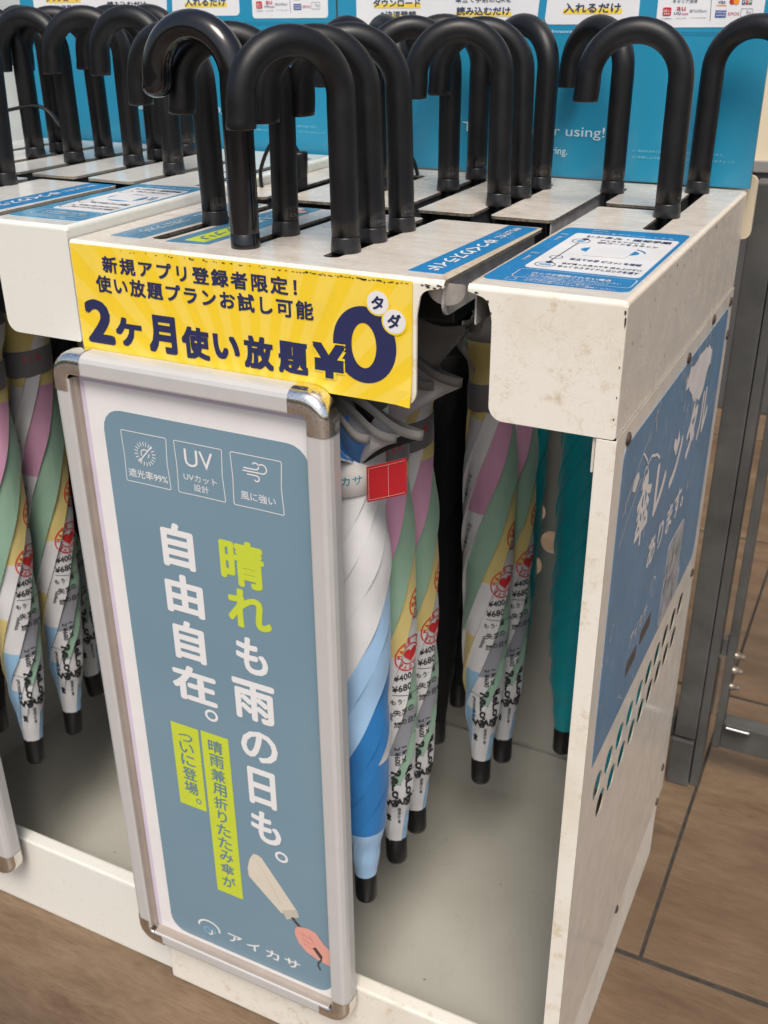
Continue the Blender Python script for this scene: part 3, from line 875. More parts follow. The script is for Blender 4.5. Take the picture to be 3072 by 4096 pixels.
    put_text(mb, "アイカサ", 0.1310, 0.2000, 0.5800, 0.5960, 'YZ', d, 0.010)
    mb.stroke([(0.2180+0.012*math.cos(a), 0.603+0.011*math.sin(a)) for a in [0.0+0.16*i for i in range(21)]], 0.0014, 'YZ', d)
    mb.stroke([(0.218, 0.603), (0.218, 0.594), (0.2215, 0.592)], 0.0012, 'YZ', d)
    part(mb, 'lettering', 'sidetext', bs)
    mb = MB()
    blob = [(0.3509, 0.8184), (0.372, 0.815), (0.3996, 0.7958), (0.395, 0.786), (0.3816, 0.781), (0.374, 0.768), (0.3532, 0.7598), (0.335, 0.766), (0.318, 0.769), (0.300, 0.782),
            (0.2825, 0.7951), (0.2600, 0.7990), (0.2686, 0.809), (0.2754, 0.8201), (0.300, 0.8160), (0.318, 0.8200)]
    mb.sheet([(a+random.uniform(-0.004, 0.004), b+random.uniform(-0.003, 0.003)) for a, b in round_poly(blob, 0.006, 4)], 'YZ', d)
    for i in range(26):                                        # scuffs left by peeling
        a, b = random.uniform(0.255, 0.40), random.uniform(0.755, 0.822)
        ln = random.uniform(0.004, 0.022)
        mb.sheet([(a, b), (a+0.0012, b+ln*0.4), (a+0.002, b+ln), (a-0.0008, b+ln*0.5)], 'YZ', d+0.0001)
    def scrawl(pts, w):
        q = []
        for i in range(len(pts)-1):
            for j in range(6):
                f = j/6
                q.append((pts[i][0]*(1-f)+pts[i+1][0]*f+random.uniform(-0.0006, 0.0006), pts[i][1]*(1-f)+pts[i+1][1]*f+random.uniform(-0.0006, 0.0006)))
        q.append(pts[-1])
        mb.stroke(q, w, 'YZ', d+0.0001)
    scrawl([(0.098, 0.798), (0.118, 0.783), (0.128, 0.765)], 0.0022)
    scrawl([(0.105, 0.760), (0.112, 0.776), (0.135, 0.781), (0.160, 0.772), (0.172, 0.764)], 0.0026)
    scrawl([(0.050, 0.772), (0.085, 0.792), (0.120, 0.808)], 0.0010)
    scrawl([(0.042, 0.762), (0.078, 0.786)], 0.0008)
    scrawl([(0.135, 0.824), (0.140, 0.802)], 0.0014)
    scrawl([(0.128, 0.815), (0.150, 0.826)], 0.0010)
    scrawl([(0.040, 0.735), (0.062, 0.752), (0.100, 0.773)], 0.0012)
    mb.sheet([(0.068, 0.775), (0.080, 0.769), (0.092, 0.777), (0.088, 0.785), (0.076, 0.786)], 'YZ', d+0.0001)
    mb.sheet([(0.110, 0.757), (0.118, 0.755), (0.132, 0.757), (0.128, 0.770), (0.116, 0.769), (0.108, 0.764)], 'YZ', d+0.0002)
    mb.sheet([(0.250, 0.745), (0.258, 0.738), (0.266, 0.747), (0.257, 0.762)], 'YZ', d+0.0001)
    mb.sheet([(0.322, 0.729), (0.331, 0.722), (0.339, 0.733), (0.330, 0.745)], 'YZ', d+0.0001)
    mb.sheet([(0.045, 0.615), (0.078, 0.640), (0.082, 0.612), (0.060, 0.596)], 'YZ', d+0.0001) if False else None
    for i in range(60):
        a, b = random.uniform(0.03, 0.46), random.uniform(0.53, 0.825)
        ln = random.uniform(0.002, 0.016); w = random.uniform(0.0001, 0.0005); tl = random.uniform(-0.5, 0.5)
        mb.sheet([(a-w, b), (a+w, b), (a+w+ln*tl, b+ln), (a-w+ln*tl, b+ln)], 'YZ', d+0.0003)
    part(mb, 'peeled_patch', 'sidetext', bs, label='pale patches and scratches where the sticker has peeled')
    # half torn photograph of an umbrella, with two dark badges
    mb = MB()
    mb.prism(round_poly([(0.2770, 0.5170), (0.3640, 0.5170), (0.3660, 0.6170), (0.2860, 0.6190)], 0.010), 'YZ', xs_+0.0004, xs_+0.0007)
    ph = part(mb, 'printed_photo', 'photo_grey', bs)
    mb = MB()
    for i in range(70):
        q0, q1 = random.uniform(0.282, 0.358), random.uniform(0.522, 0.612)
        a_ = random.uniform(0.9, 1.5)
        ln, wd = random.uniform(0.006, 0.022), random.uniform(0.0015, 0.006)
        ca, sa = math.cos(a_), math.sin(a_)
        pts = [(q0+ca*ln*u_-sa*wd*v_, q1+sa*ln*u_+ca*wd*v_) for u_, v_ in ((-0.5, -0.4), (0.5, -0.2), (0.4, 0.5), (-0.3, 0.4))]
        if all(0.279 < p_[0] < 0.363 and 0.519 < p_[1] < 0.615 for p_ in pts):
            mb.sheet(pts, 'YZ', d+0.0002+0.000003*i, mi=(0, 1, 2, 2, 3)[i % 5] if q1 < 0.585 else (0, 0, 1, 3, 0)[i % 5])
    mb.build('photo_patches', ['photo_green', 'photo_pale', 'photo_violet', 'photo_dark'], ph, O)
    mb = MB()
    for a0, a1, b0, b1 in ((0.1300, 0.1690, 0.5490, 0.5640), (0.1830, 0.2270, 0.5540, 0.5690)):
        mb.prism(rrect(a0, a1, b0, b1, 0.002), 'YZ', xs_+0.0004, xs_+0.0008)
        o = mb.build('store_badge', 'pbrown', bs, O); mb = MB()
    return root

main_stand()

# ------------------------------------------------------------------ umbrella stand, left unit
HL = 0.9615
def left_stand():
    O = (-0.25, 0.25, 0.0)
    root = empty('umbrella_stand', O, 'cleaner white umbrella stand cut by the left edge of the picture', 'umbrella stand', 'umbrella stands in the row')
    def part(mb, name, mats, parent=None, label=None):
        o = mb.build(name, mats, parent or root, O)
        if label: o['label'] = label
        return o
    T, zt = 0.0028, HL
    x0, x1 = -0.500, -0.0015
    mb = MB()
    front = [(x0, 0.004, 0), (-0.1080, 0.004, 0.005), (-0.1060, 0.1990, 0.006)]
    for cx in (-0.2250, -0.3075, -0.3900):
        front += [(cx+0.008, 0.1990, 0.005), (cx+0.008, 0.0400, 0.006), (cx-0.008, 0.0400, 0.006), (cx-0.008, 0.1990, 0.005)]
    front += [(x0, 0.1990, 0)]
    mb.prism(round_poly(front, 0.004), 'XY', zt-T, zt, mi=0, side=1)
    back = [(-0.0930, 0.004, 0.004), (x1-0.004, 0.004, 0), (x1-0.004, 0.4950, 0), (x0, 0.4950, 0), (x0, 0.2250, 0)]
    for cx, w in ((-0.4280, 0.0085), (-0.3450, 0.0085), (-0.2660, 0.0095), (-0.1820, 0.0090)):
        back += [(cx-w, 0.2250, 0.006), (cx-w, 0.462, 0.006), (cx+w, 0.462, 0.006), (cx+w, 0.2250, 0.006)]
    back += [(-0.1060, 0.2220, 0.006), (-0.1060, 0.450, 0.006), (-0.0900, 0.450, 0.006), (-0.0900, 0.3300, 0.005)]
    back += [(-0.0280, 0.3300, 0.004), (-0.0280, 0.462, 0.005), (-0.0130, 0.462, 0.005), (-0.0130, 0.2300, 0.005), (-0.0280, 0.2300, 0.005), (-0.0280, 0.3200, 0.004), (-0.0900, 0.3200, 0.004)]
    mb.prism(round_poly(back, 0.004), 'XY', zt-T, zt, mi=0, side=1)
    part(mb, 'deck_plate', ['deck_clean', 'chipped_light'])
    def bend(mb, along, a, b):
        n = 6; vs_ = []
        for e in (a, b):
            for i in range(n+1):
                w = PI/2*i/n
                q, z = 0.004*(1-math.sin(w)), zt-0.004+0.004*math.cos(w)
                vs_.append((e, q, z) if along == 'x' else (x1-q, e, z))
        mb.add(vs_, [(i, i+1, i+2+n, i+1+n) for i in range(n)], 0, True)
    zf, zb = zt-0.004, zt-0.1065
    mb = MB()
    pts = [(x0, zb, 0.002), (-0.1300, zb, 0.012), (-0.1300, 0.930, 0.03), (-0.1265, 0.9515, 0.01), (-0.1080, zf-0.0012, 0.004), (-0.1080, zf, 0), (x0, zf, 0)]
    mb.prism(round_poly(pts, 0.002, 7), 'XZ', 0.0, 0.0022)
    bend(mb, 'x', x0, -0.1080)
    part(mb, 'front_apron', 'paint_clean')
    mb = MB()
    pts = [(-0.0920, zb, 0.012), (x1, zb, 0.003), (x1, zf, 0), (-0.0930, zf, 0), (-0.0930, 0.95, 0.002), (-0.0920, 0.94, 0.004)]
    mb.prism(round_poly(pts, 0.002, 7), 'XZ', 0.0, 0.0022)
    bend(mb, 'x', -0.0930, x1-0.004)
    n = 5
    vs_ = [(x1-0.004+0.004*math.cos(a)*math.sin(b), 0.004-0.004*math.sin(a)*math.sin(b), zt-0.004+0.004*math.cos(b)) for a in [PI/2*i/n for i in range(n+1)] for b in [PI/2*j/n for j in range(n+1)]]
    mb.add(vs_, [(i*(n+1)+j, i*(n+1)+j+1, (i+1)*(n+1)+j+1, (i+1)*(n+1)+j) for i in range(n) for j in range(n)], 0, True)
    part(mb, 'front_apron', 'paint_clean', label='clean white front face of the left unit right hand box')
    mb = MB()
    mb.prism(rect(0.0023, 0.495, zb, zf), 'YZ', x1-0.0022, x1)
    bend(mb, 'y', 0.004, 0.495)
    part(mb, 'box_side', 'paint_clean')
    mb = MB(); mb.box(x0, x1-0.003, 0.493, 0.495, zb, zt-0.003)
    part(mb, 'box_back', 'inner')
    mb = MB()
    zc = zt-T-0.0002
    for xa, ya, yb in ((-0.1090, 0.012, 0.196), (-0.0895, 0.012, 0.318), (-0.1090, 0.23, 0.45), (-0.0875, 0.335, 0.45)):
        mb.box(xa-0.0007, xa+0.0007, ya, yb, zc-0.03, zc)
    for cx in (-0.4280, -0.3450, -0.2660, -0.1820):
        for s_ in (-1, 1):
            mb.box(cx+s_*0.0120-0.0006, cx+s_*0.0120+0.0006, 0.232, 0.46, zc-0.022, zc, mi=1)
    part(mb, 'slot_channel', ['wallgrey', 'darkgrey'])
    for xa, xb, ya, yb in ((-0.298, -0.236, 0.05, 0.19), (-0.380, -0.318, 0.05, 0.19), (-0.214, -0.122, 0.05, 0.19), (-0.415, -0.358, 0.24, 0.45), (-0.330, -0.280, 0.24, 0.45), (-0.250, -0.196, 0.24, 0.45), (-0.168, -0.112, 0.24, 0.45), (-0.084, -0.034, 0.02, 0.31)):
        mb = MB(); mb.box(xa, xb, ya, yb, zt-0.05, zt-T-0.001, 0.002)
        part(mb, 'dark_filler_box', 'dark')  # black box added below this deck too, to keep it dark
    # lower body
    mb = MB()
    hol = []
    for z, xx in ((0.520, -0.46), (0.478, -0.43), (0.437, -0.46)):
        hol += [circle(xx+0.056*i, z, 0.0165, 24) for i in range(8)]
    mb.prism(rect(x0, x1-0.004, 0.100, zb-0.004), 'XZ', 0.4898, 0.4925, holes=hol)
    part(mb, 'back_panel', 'tray')
    mb = MB(); mb.prism(rect(0.012, 0.488, 0.128, zb-0.004), 'YZ', x1-0.0050, x1-0.0034)
    part(mb, 'partition', 'tray')
    mb = MB()
    mb.box(x0, -0.0040, 0.0100, 0.0290, 0.0, 0.1268, 0.0028)
    mb.box(-0.0160, -0.0042, 0.0292, 0.49, 0.0, 0.117, 0.001)
    part(mb, 'base_frame', 'paint_clean')
    mb = MB()
    mb.box(x0, -0.0162, 0.0292, 0.486, 0.012, 0.020)
    mb.box(x0, -0.0162, 0.4862, 0.4890, 0.012, 0.124, 0.001)
    part(mb, 'tray', 'tray')
    mb = MB(); mb.prism(rect(0.012, 0.488, 0.0, zb-0.004), 'YZ', x0-0.0016, x0)
    part(mb, 'partition', 'tray')
    # deck stickers
    zk = zt+0.0005
    mb = MB(); mb.prism([(-0.1520, 0.0180), (-0.1180, 0.0180), (-0.1085, 0.1965), (-0.1420, 0.1970)], 'XY', zt, zk)
    st = part(mb, 'sliding_sticker', 'qrblue', label='blue sticker strip on the left unit lane edge')
    mb = MB()
    for body, y0, y1, w, bold in (("ゆっくりスライド", 0.022, 0.132, 0.0140, 0.03), ("持ち上げずに", 0.138, 0.186, 0.0085, 0.02)):
        n = len(body)
        for i, ch in enumerate(body):
            a = y1-(y1-y0)*i/n; b = y1-(y1-y0)*(i+0.86)/n
            c = -0.1348+0.050*((a+b)/2-0.02)
            vs_, fs, asp = glyphs(ch, bold)
            mb.add([(c-w/2+w*y, a+(b-a)*x_, zk+0.0003+k_*0.000012) for x_, y, k_ in vs_], fs)
    part(mb, 'lettering', 'pwhite', st)
    mb = MB(); mb.prism(round_poly([(-0.0915, 0.0200), (-0.0060, 0.0220), (-0.0045, 0.2210), (-0.0890, 0.2130)], 0.006), 'XY', zt, zk)
    nt = part(mb, 'notice_sticker', 'qrblue2', label='blue rental notice on the left unit box, its sheen painted in pale')
    mb = MB(); mb.prism(rrect(-0.0760, -0.0075, 0.0640, 0.1940, 0.004), 'XY', zk, zk+0.0003)
    part(mb, 'white_panel', 'swhite', nt)
    z1, z2 = zk+0.0003, zk+0.0006
    mb = MB()
    mb.prism(ellipse(-0.0420, 0.1360, 0.0210, 0.0190), 'XY', z1, z2)
    for q in (0.026, 0.030):
        mb.stroke([(-0.0420+q*math.cos(a), 0.1360+q*math.sin(a)) for a in [-0.1+0.09*i for i in range(8)]], 0.0018, 'XY', z2)
    part(mb, 'scan_mark', 'qrblue', nt)
    mb = MB(); mb.prism(rrect(-0.0590, -0.0260, 0.1215, 0.1510, 0.002), 'XY', z2, z2+0.0003)
    part(mb, 'blank_label', 'swhite', nt)
    mb = MB()
    f = lambda x: -0.0930+(x-0.386)*0.775
    put_text(mb, "レンタル・返却手順", f(0.418), f(0.492), 0.1795, 0.1880, 'XY', z2, 0.03)
    put_text(mb, "QRコードをスキャン", f(0.433), f(0.485), 0.1665, 0.1735, 'XY', z2, 0.02)
    put_text(mb, "傘立ての音 ピコッ♪ を確認", f(0.430), f(0.4885), 0.0985, 0.1055, 'XY', z2, 0.02)
    put_text(mb, "音が鳴った後カサを 持ち上げずに", f(0.429), f(0.493), 0.0830, 0.0885, 'XY', z2, 0.01)
    put_text(mb, "ゆっくりスライドしロックを通す", f(0.429), f(0.493), 0.0725, 0.0790, 'XY', z2, 0.02)
    for cx, cy in ((0.4186, 0.166), (0.4180, 0.104), (0.4177, 0.077)):
        mb.stroke(ellipse(f(cx), cy, 0.0060, 0.0080, 24), 0.0007, 'XY', z2, closed=True)
    part(mb, 'lettering', 'ink', nt)
    mb = MB()
    put_text(mb, "ロックが解除されない場合", f(0.418), f(0.480), 0.0460, 0.0525, 'XY', z1, 0.02)
    put_text(mb, "・借りる場合は別のカサをお試しください", f(0.416), f(0.489), 0.0400, 0.0442, 'XY', z1)
    put_text(mb, "上記手順で解除されない場合は、", f(0.419), f(0.470), 0.0285, 0.0325, 'XY', z1)
    put_text(mb, "アプリのお問い合わせよりご連絡ください。", f(0.419), f(0.490), 0.0235, 0.0275, 'XY', z1)
    put_text(mb, "アプリをダウンロードする", f(0.415), f(0.489), 0.2000, 0.2060, 'XY', z1)
    mb.stroke(rrect(f(0.4055), f(0.4975), 0.0345, 0.0590, 0.005), 0.0006, 'XY', z1, closed=True)
    for yy in (0.112, 0.190):
        put_text(mb, "アイカサ", -0.0855, -0.0820, yy-0.028, yy-0.008, 'XY', z1, 0.02, rot=90)
    part(mb, 'fine_print', 'pwhite', nt)
    return root
left_stand()

# ------------------------------------------------------------------ teal information boards
def board(dx, dz, zbase, label):
    yb = 0.5085
    O = (dx+0.25, yb, zbase)
    root = empty('information_board', O, label, 'information board', 'teal boards at the back of the stands')
    f = yb-0.0006
    mb = MB(); mb.prism(rect(dx+0.0015, dx+0.5075, zbase, 1.26+dz), 'XZ', yb, yb+0.006, mi=0, side=1)
    mb.build('board_panel', ['teal_board', 'teal_edge'], root, O)
    mb = MB()
    d = yb-0.0004
    mb.prism(round_poly([(dx+0.0272, 1.1105+dz), (dx+0.2545, 1.1118+dz), (dx+0.2640, 1.235+dz), (dx+0.0272, 1.235+dz)], 0.006), 'XZ', d, yb)
    mb.build('white_box', 'board_white', root, O); mb = MB()
    mb.prism(round_poly([(dx+0.2635, 1.1130+dz), (dx+0.3685, 1.1138+dz), (dx+0.3685, 1.235+dz), (dx+0.2740, 1.235+dz)], 0.006), 'XZ', d, yb)
    mb.build('white_box', 'board_white', root, O); mb = MB()
    mb.prism(round_poly([(dx+0.3878, 1.1105+dz), (dx+0.4965, 1.1112+dz), (dx+0.4965, 1.235+dz), (dx+0.3878, 1.235+dz)], 0.004), 'XZ', d, yb)
    mb.build('white_box', 'board_white', root, O); mb = MB()
    e = yb-0.0008
    T_ = lambda mb, b, u0, u1, v0, v1, bold=0.0, sp=1.0, dd=None: put_text(mb, b, dx+u0, dx+u1, v0+dz, v1+dz, 'XZ', e if dd is None else dd, bold, sp)
    mb = MB()
    for u0, u1, v0, v1 in ((0.0509, 0.1123, 1.1300, 1.1352), (0.0570, 0.1075, 1.1185, 1.1235), (0.1560, 0.2245, 1.1212, 1.1258), (0.2845, 0.3500, 1.1236, 1.1290)):
        mb = MB(); mb.sheet(rect(dx+u0, dx+u1, v0+dz, v1+dz), 'XZ', d-0.0002)
        mb.build('highlight', 'hl', root, O)
    mb = MB()
    T_(mb, "ダウンロード", 0.0500, 0.1115, 1.1312, 1.1400, 0.025)
    T_(mb, "&決済登録", 0.0592, 0.1065, 1.1197, 1.1272, 0.02)
    T_(mb, "傘立て手前のQRを", 0.1559, 0.2236, 1.1352, 1.1412, 0.01)
    T_(mb, "読み込むだけ", 0.1574, 0.2231, 1.1224, 1.1313, 0.025)
    T_(mb, "入れるだけ", 0.2850, 0.3487, 1.1246, 1.1344, 0.025)
    T_(mb, "キャリア決済", 0.4036, 0.4290, 1.1336, 1.1378, 0.01)
    T_(mb, "ドコモ携帯電話払い", 0.3926, 0.4049, 1.1183, 1.1197)
    T_(mb, "auかんたん決済", 0.4082, 0.4187, 1.1186, 1.1201)
    T_(mb, "ソフトバンクまとめて支払い", 0.4226, 0.4403, 1.1191, 1.1206)
    mb.stroke([(dx+0.4440, 1.1165+dz), (dx+0.4428, 1.14+dz)], 0.0005, 'XZ', e)
    mb.build('lettering', 'ink', root, O)
    mb = MB(); mb.prism(rrect(dx+0.3939, dx+0.4028, 1.1217+dz, 1.1298+dz, 0.0016), 'XZ', e, e+0.0002)
    mb.sheet(rect(dx+0.4740, dx+0.4768, 1.1321+dz, 1.139+dz), 'XZ', e, mi=2)
    mb.sheet(rect(dx+0.4774, dx+0.4802, 1.1321+dz, 1.139+dz), 'XZ', e, mi=0)
    mb.sheet(rect(dx+0.4808, dx+0.4838, 1.1321+dz, 1.139+dz), 'XZ', e, mi=1)
    mb.sheet(circle(dx+0.4642, 1.1352+dz, 0.0030), 'XZ', e, mi=0)
    mb.sheet(circle(dx+0.4684, 1.1352+dz, 0.0030), 'XZ', e-0.0001, mi=3)
    mb.sheet(rect(dx+0.4484, dx+0.4595, 1.1202+dz, 1.1268+dz), 'XZ', e, mi=4)
    mb.sheet(rect(dx+0.4487, dx+0.4589, 1.1311+dz, 1.1319+dz), 'XZ', e, mi=3)
    T_(mb, "au", 0.4084, 0.4176, 1.1267, 1.1303, 0.02); 
    n0 = len(mb.f)
    T_(mb, "mobile", 0.4138, 0.4209, 1.1226, 1.1250, 0.01)
    for i in range(n0, len(mb.f)): mb.mi[i] = 5
    n0 = len(mb.f)
    T_(mb, "UQ", 0.4060, 0.4132, 1.1226, 1.1254, 0.01)
    T_(mb, "VISA", 0.4501, 0.4576, 1.1329, 1.1358, 0.02)
    for i in range(n0, len(mb.f)): mb.mi[i] = 2
    n0 = len(mb.f)
    T_(mb, "SoftBank", 0.4262, 0.4399, 1.1250, 1.1279, 0.0)
    mb.sheet(rect(dx+0.4220, dx+0.4252, 1.1268+dz, 1.1276+dz), 'XZ', e); mb.sheet(rect(dx+0.4220, dx+0.4252, 1.1252+dz, 1.1260+dz), 'XZ', e)
    mb.stroke(rrect(dx+0.4740, dx+0.4857, 1.1210+dz, 1.1283+dz, 0.001), 0.0004, 'XZ', e, closed=True)
    T_(mb, "Pay", 0.4795, 0.4845, 1.1225, 1.1265, 0.0)
    for i in range(n0, len(mb.f)): mb.mi[i] = 6
    n0 = len(mb.f)
    T_(mb, "EPOS", 0.4615, 0.4726, 1.1221, 1.1250, 0.0)
    for i in range(n0, len(mb.f)): mb.mi[i] = 0
    n0 = len(mb.f)
    T_(mb, "AMERICAN", 0.4488, 0.4591, 1.1240, 1.1257, 0.01, 1.0, e-0.0003)
    T_(mb, "EXPRESS", 0.4498, 0.4591, 1.1212, 1.1229, 0.01, 1.0, e-0.0003)
    T_(mb, "d払い", 0.3946, 0.4021, 1.1250, 1.1282, 0.01, 1.0, e-0.0003)
    for i in range(3):
        mb.sheet(circle(dx+0.3960+0.0023*i, 1.1236+dz, 0.0007, 10), 'XZ', e-0.0003)
    T_(mb, "JCB", 0.4744, 0.4834, 1.1332, 1.1362, 0.02, 1.0, e-0.0003)
    for i in range(n0, len(mb.f)): mb.mi[i] = 7
    mb.build('payment_logos', ['c_red', 'c_green', 'c_navy', 'c_orange', 'c_blue', 'c_pink', 'c_grey', 'pwhite'], root, O)
    mb = MB()
    T_(mb, "Thank you for using!", 0.1690, 0.3422, 0.9936, 1.0078, 0.0)
    mb.build('greeting', 'btext', root, O); mb = MB()
    T_(mb, "Have a nice sharing.", 0.2111, 0.3001, 0.9738, 0.9848, 0.0)
    mb.build('greeting', 'btext', root, O); mb = MB()
    T_(mb, "アイカサアプリ", 0.0560, 0.1240, 1.1008, 1.1062, 0.0)
    mb.build('small_print', 'btext', root, O); mb = MB()
    T_(mb, "Nature Innovation Group", 0.2440, 0.3380, 1.1035, 1.1080, 0.0)
    mb.build('small_print', 'btext', root, O)
    mb = MB()
    T_(mb, "※1 通信状況やご利用環境により異なる場合があります。", 0.3756, 0.4760, 0.9837, 0.9862, 0.0)
    T_(mb, "※2 年齢により適用されます。詳しくはアプリをチェック", 0.3756, 0.4880, 0.9770, 0.9795, 0.0)
    mb.build('footnote', 'btext2', root, O)
    mb = MB()
    for v in (1.1035, 1.1058):
        mb.stroke([(dx+0.372, v+dz), (dx+0.5065, v+dz)], 0.0004, 'XZ', d)
    mb.build('seam', 'teal_line', root, O)
board(0.0, 0.0, 0.9515, 'teal information board standing behind the right hand umbrella handles')
board(-0.5085, 0.0085, 0.9560, 'teal information board behind the left unit handles, left of the board seam')

# cream back plate peeping out behind the right board
root = empty('back_plate', (0.46, 0.53, 0.0), 'cream plate with rounded corners behind the right end of the teal board', 'plate')
mb = MB(); mb.prism(rrect(0.35, 0.5125, 0.8935, 0.9625, 0.008), 'XZ', 0.528, 0.536)
mb.build('plate_sheet', 'beige', root, (0.46, 0.53, 0.0))
mb = MB(); mb.box(0.36, 0.40, 0.507, 0.5275, 0.90, 0.94, 0.001); mb.build('plate_bracket', 'steel', root, (0.46, 0.53, 0.0))

# ------------------------------------------------------------------ yellow sign
O = (0.17, 0, 0.9)
root = empty('yellow_sign', O, 'bright yellow campaign sign with big navy numerals on the stand front', 'sign')
mb = MB()
nx, nz = 24, 8
vs_ = []
for side in (0, 1):
    for j in range(nz+1):
        for i in range(nx+1):
            x = 0.0024+(0.3400-0.0024)*i/nx
            z = 0.8462+(0.9510-0.8462)*j/nz if False else 0.8462+(0.9478-0.8462)*j/nz
            lift = 0.004*max(0, (i/nx-0.93)/0.07)**2*max(0, (0.2-j/nz)/0.2)
            vs_.append((x, -0.0008-0.0014*side-lift, z))
n = (nx+1)*(nz+1)
fs = []
for j in range(nz):
    for i in range(nx):
        a = j*(nx+1)+i
        fs.append((a, a+1, a+nx+2, a+nx+1)); fs.append((a+n, a+nx+1+n, a+nx+2+n, a+1+n))
bd = [i for i in range(nx+1)] + [j*(nx+1)+nx for j in range(1, nz+1)] + [nz*(nx+1)+i for i in range(nx-1, -1, -1)] + [j*(nx+1) for j in range(nz-1, 0, -1)]
for i in range(len(bd)):
    a, b = bd[i], bd[(i+1) % len(bd)]
    fs.append((a, b, b+n, a+n))
mb.add(vs_, fs)
mb.build('sign_sheet', 'yellow', root, O)
yd = -0.0026
mb = MB()
put_text(mb, "新規アプリ登録者限定！", 0.0373, 0.2375, 0.9250, 0.9400, 'XZ', yd, 0.028, 1.25, sq=True)
put_text(mb, "使い放題プランお試し可能", 0.0273, 0.2522, 0.9065, 0.9222, 'XZ', yd, 0.028, 1.20, sq=True)
for ch, u0, u1, v0, v1, bo in (("2", 0.0095, 0.0415, 0.8580, 0.8992, 0.042), ("ケ", 0.0430, 0.0735, 0.8592, 0.8862, 0.045), ("月", 0.0800, 0.1115, 0.8576, 0.8930, 0.05),
                          ("使", 0.1166, 0.1463, 0.8574, 0.8868, 0.042), ("い", 0.1501, 0.1776, 0.8615, 0.8840, 0.05), ("放", 0.1815, 0.2115, 0.8572, 0.8868, 0.042), ("題", 0.2160, 0.2453, 0.8577, 0.8864, 0.038)):
    put_text(mb, ch, u0, u1, v0, v1, 'XZ', yd, bo, sq=(ch != '2'))
mb.build('lettering', 'navy', root, O)
mb = MB()
mb.sheet(ellipse(0.2982, 0.8923, 0.0286, 0.0318, 48), 'XZ', yd, holes=[ellipse(0.2978, 0.8918, 0.0112, 0.0188, 40)])
mb.build('big_zero', 'navy', root, O)
mb = MB()
put_text(mb, "¥", 0.2486, 0.2822, 0.8582, 0.8909, 'XZ', yd-0.0002, 0.10, sq=True)
mb.sheet(circle(0.3108, 0.9284, 0.0108), 'XZ', yd-0.0002)
mb.sheet(circle(0.3253, 0.9150, 0.0112), 'XZ', yd-0.0003)
mb.build('lettering_outline', 'yplain', root, O)
mb = MB()
mb.sheet(circle(0.3108, 0.9284, 0.0094), 'XZ', yd-0.0004)
mb.build('white_disc', 'pwhite', root, O); mb = MB()
mb.sheet(circle(0.3253, 0.9150, 0.0098), 'XZ', yd-0.0005)
mb.build('white_disc', 'pwhite', root, O)
mb = MB()
put_text(mb, "¥", 0.2500, 0.2808, 0.8594, 0.8897, 'XZ', yd-0.0004, 0.045, sq=True)
put_text(mb, "タ", 0.3052, 0.3162, 0.9228, 0.9338, 'XZ', yd-0.0006, 0.035)
put_text(mb, "ダ", 0.3192, 0.3312, 0.9092, 0.9212, 'XZ', yd-0.0007, 0.035)
mb.build('lettering', 'navy', root, O)

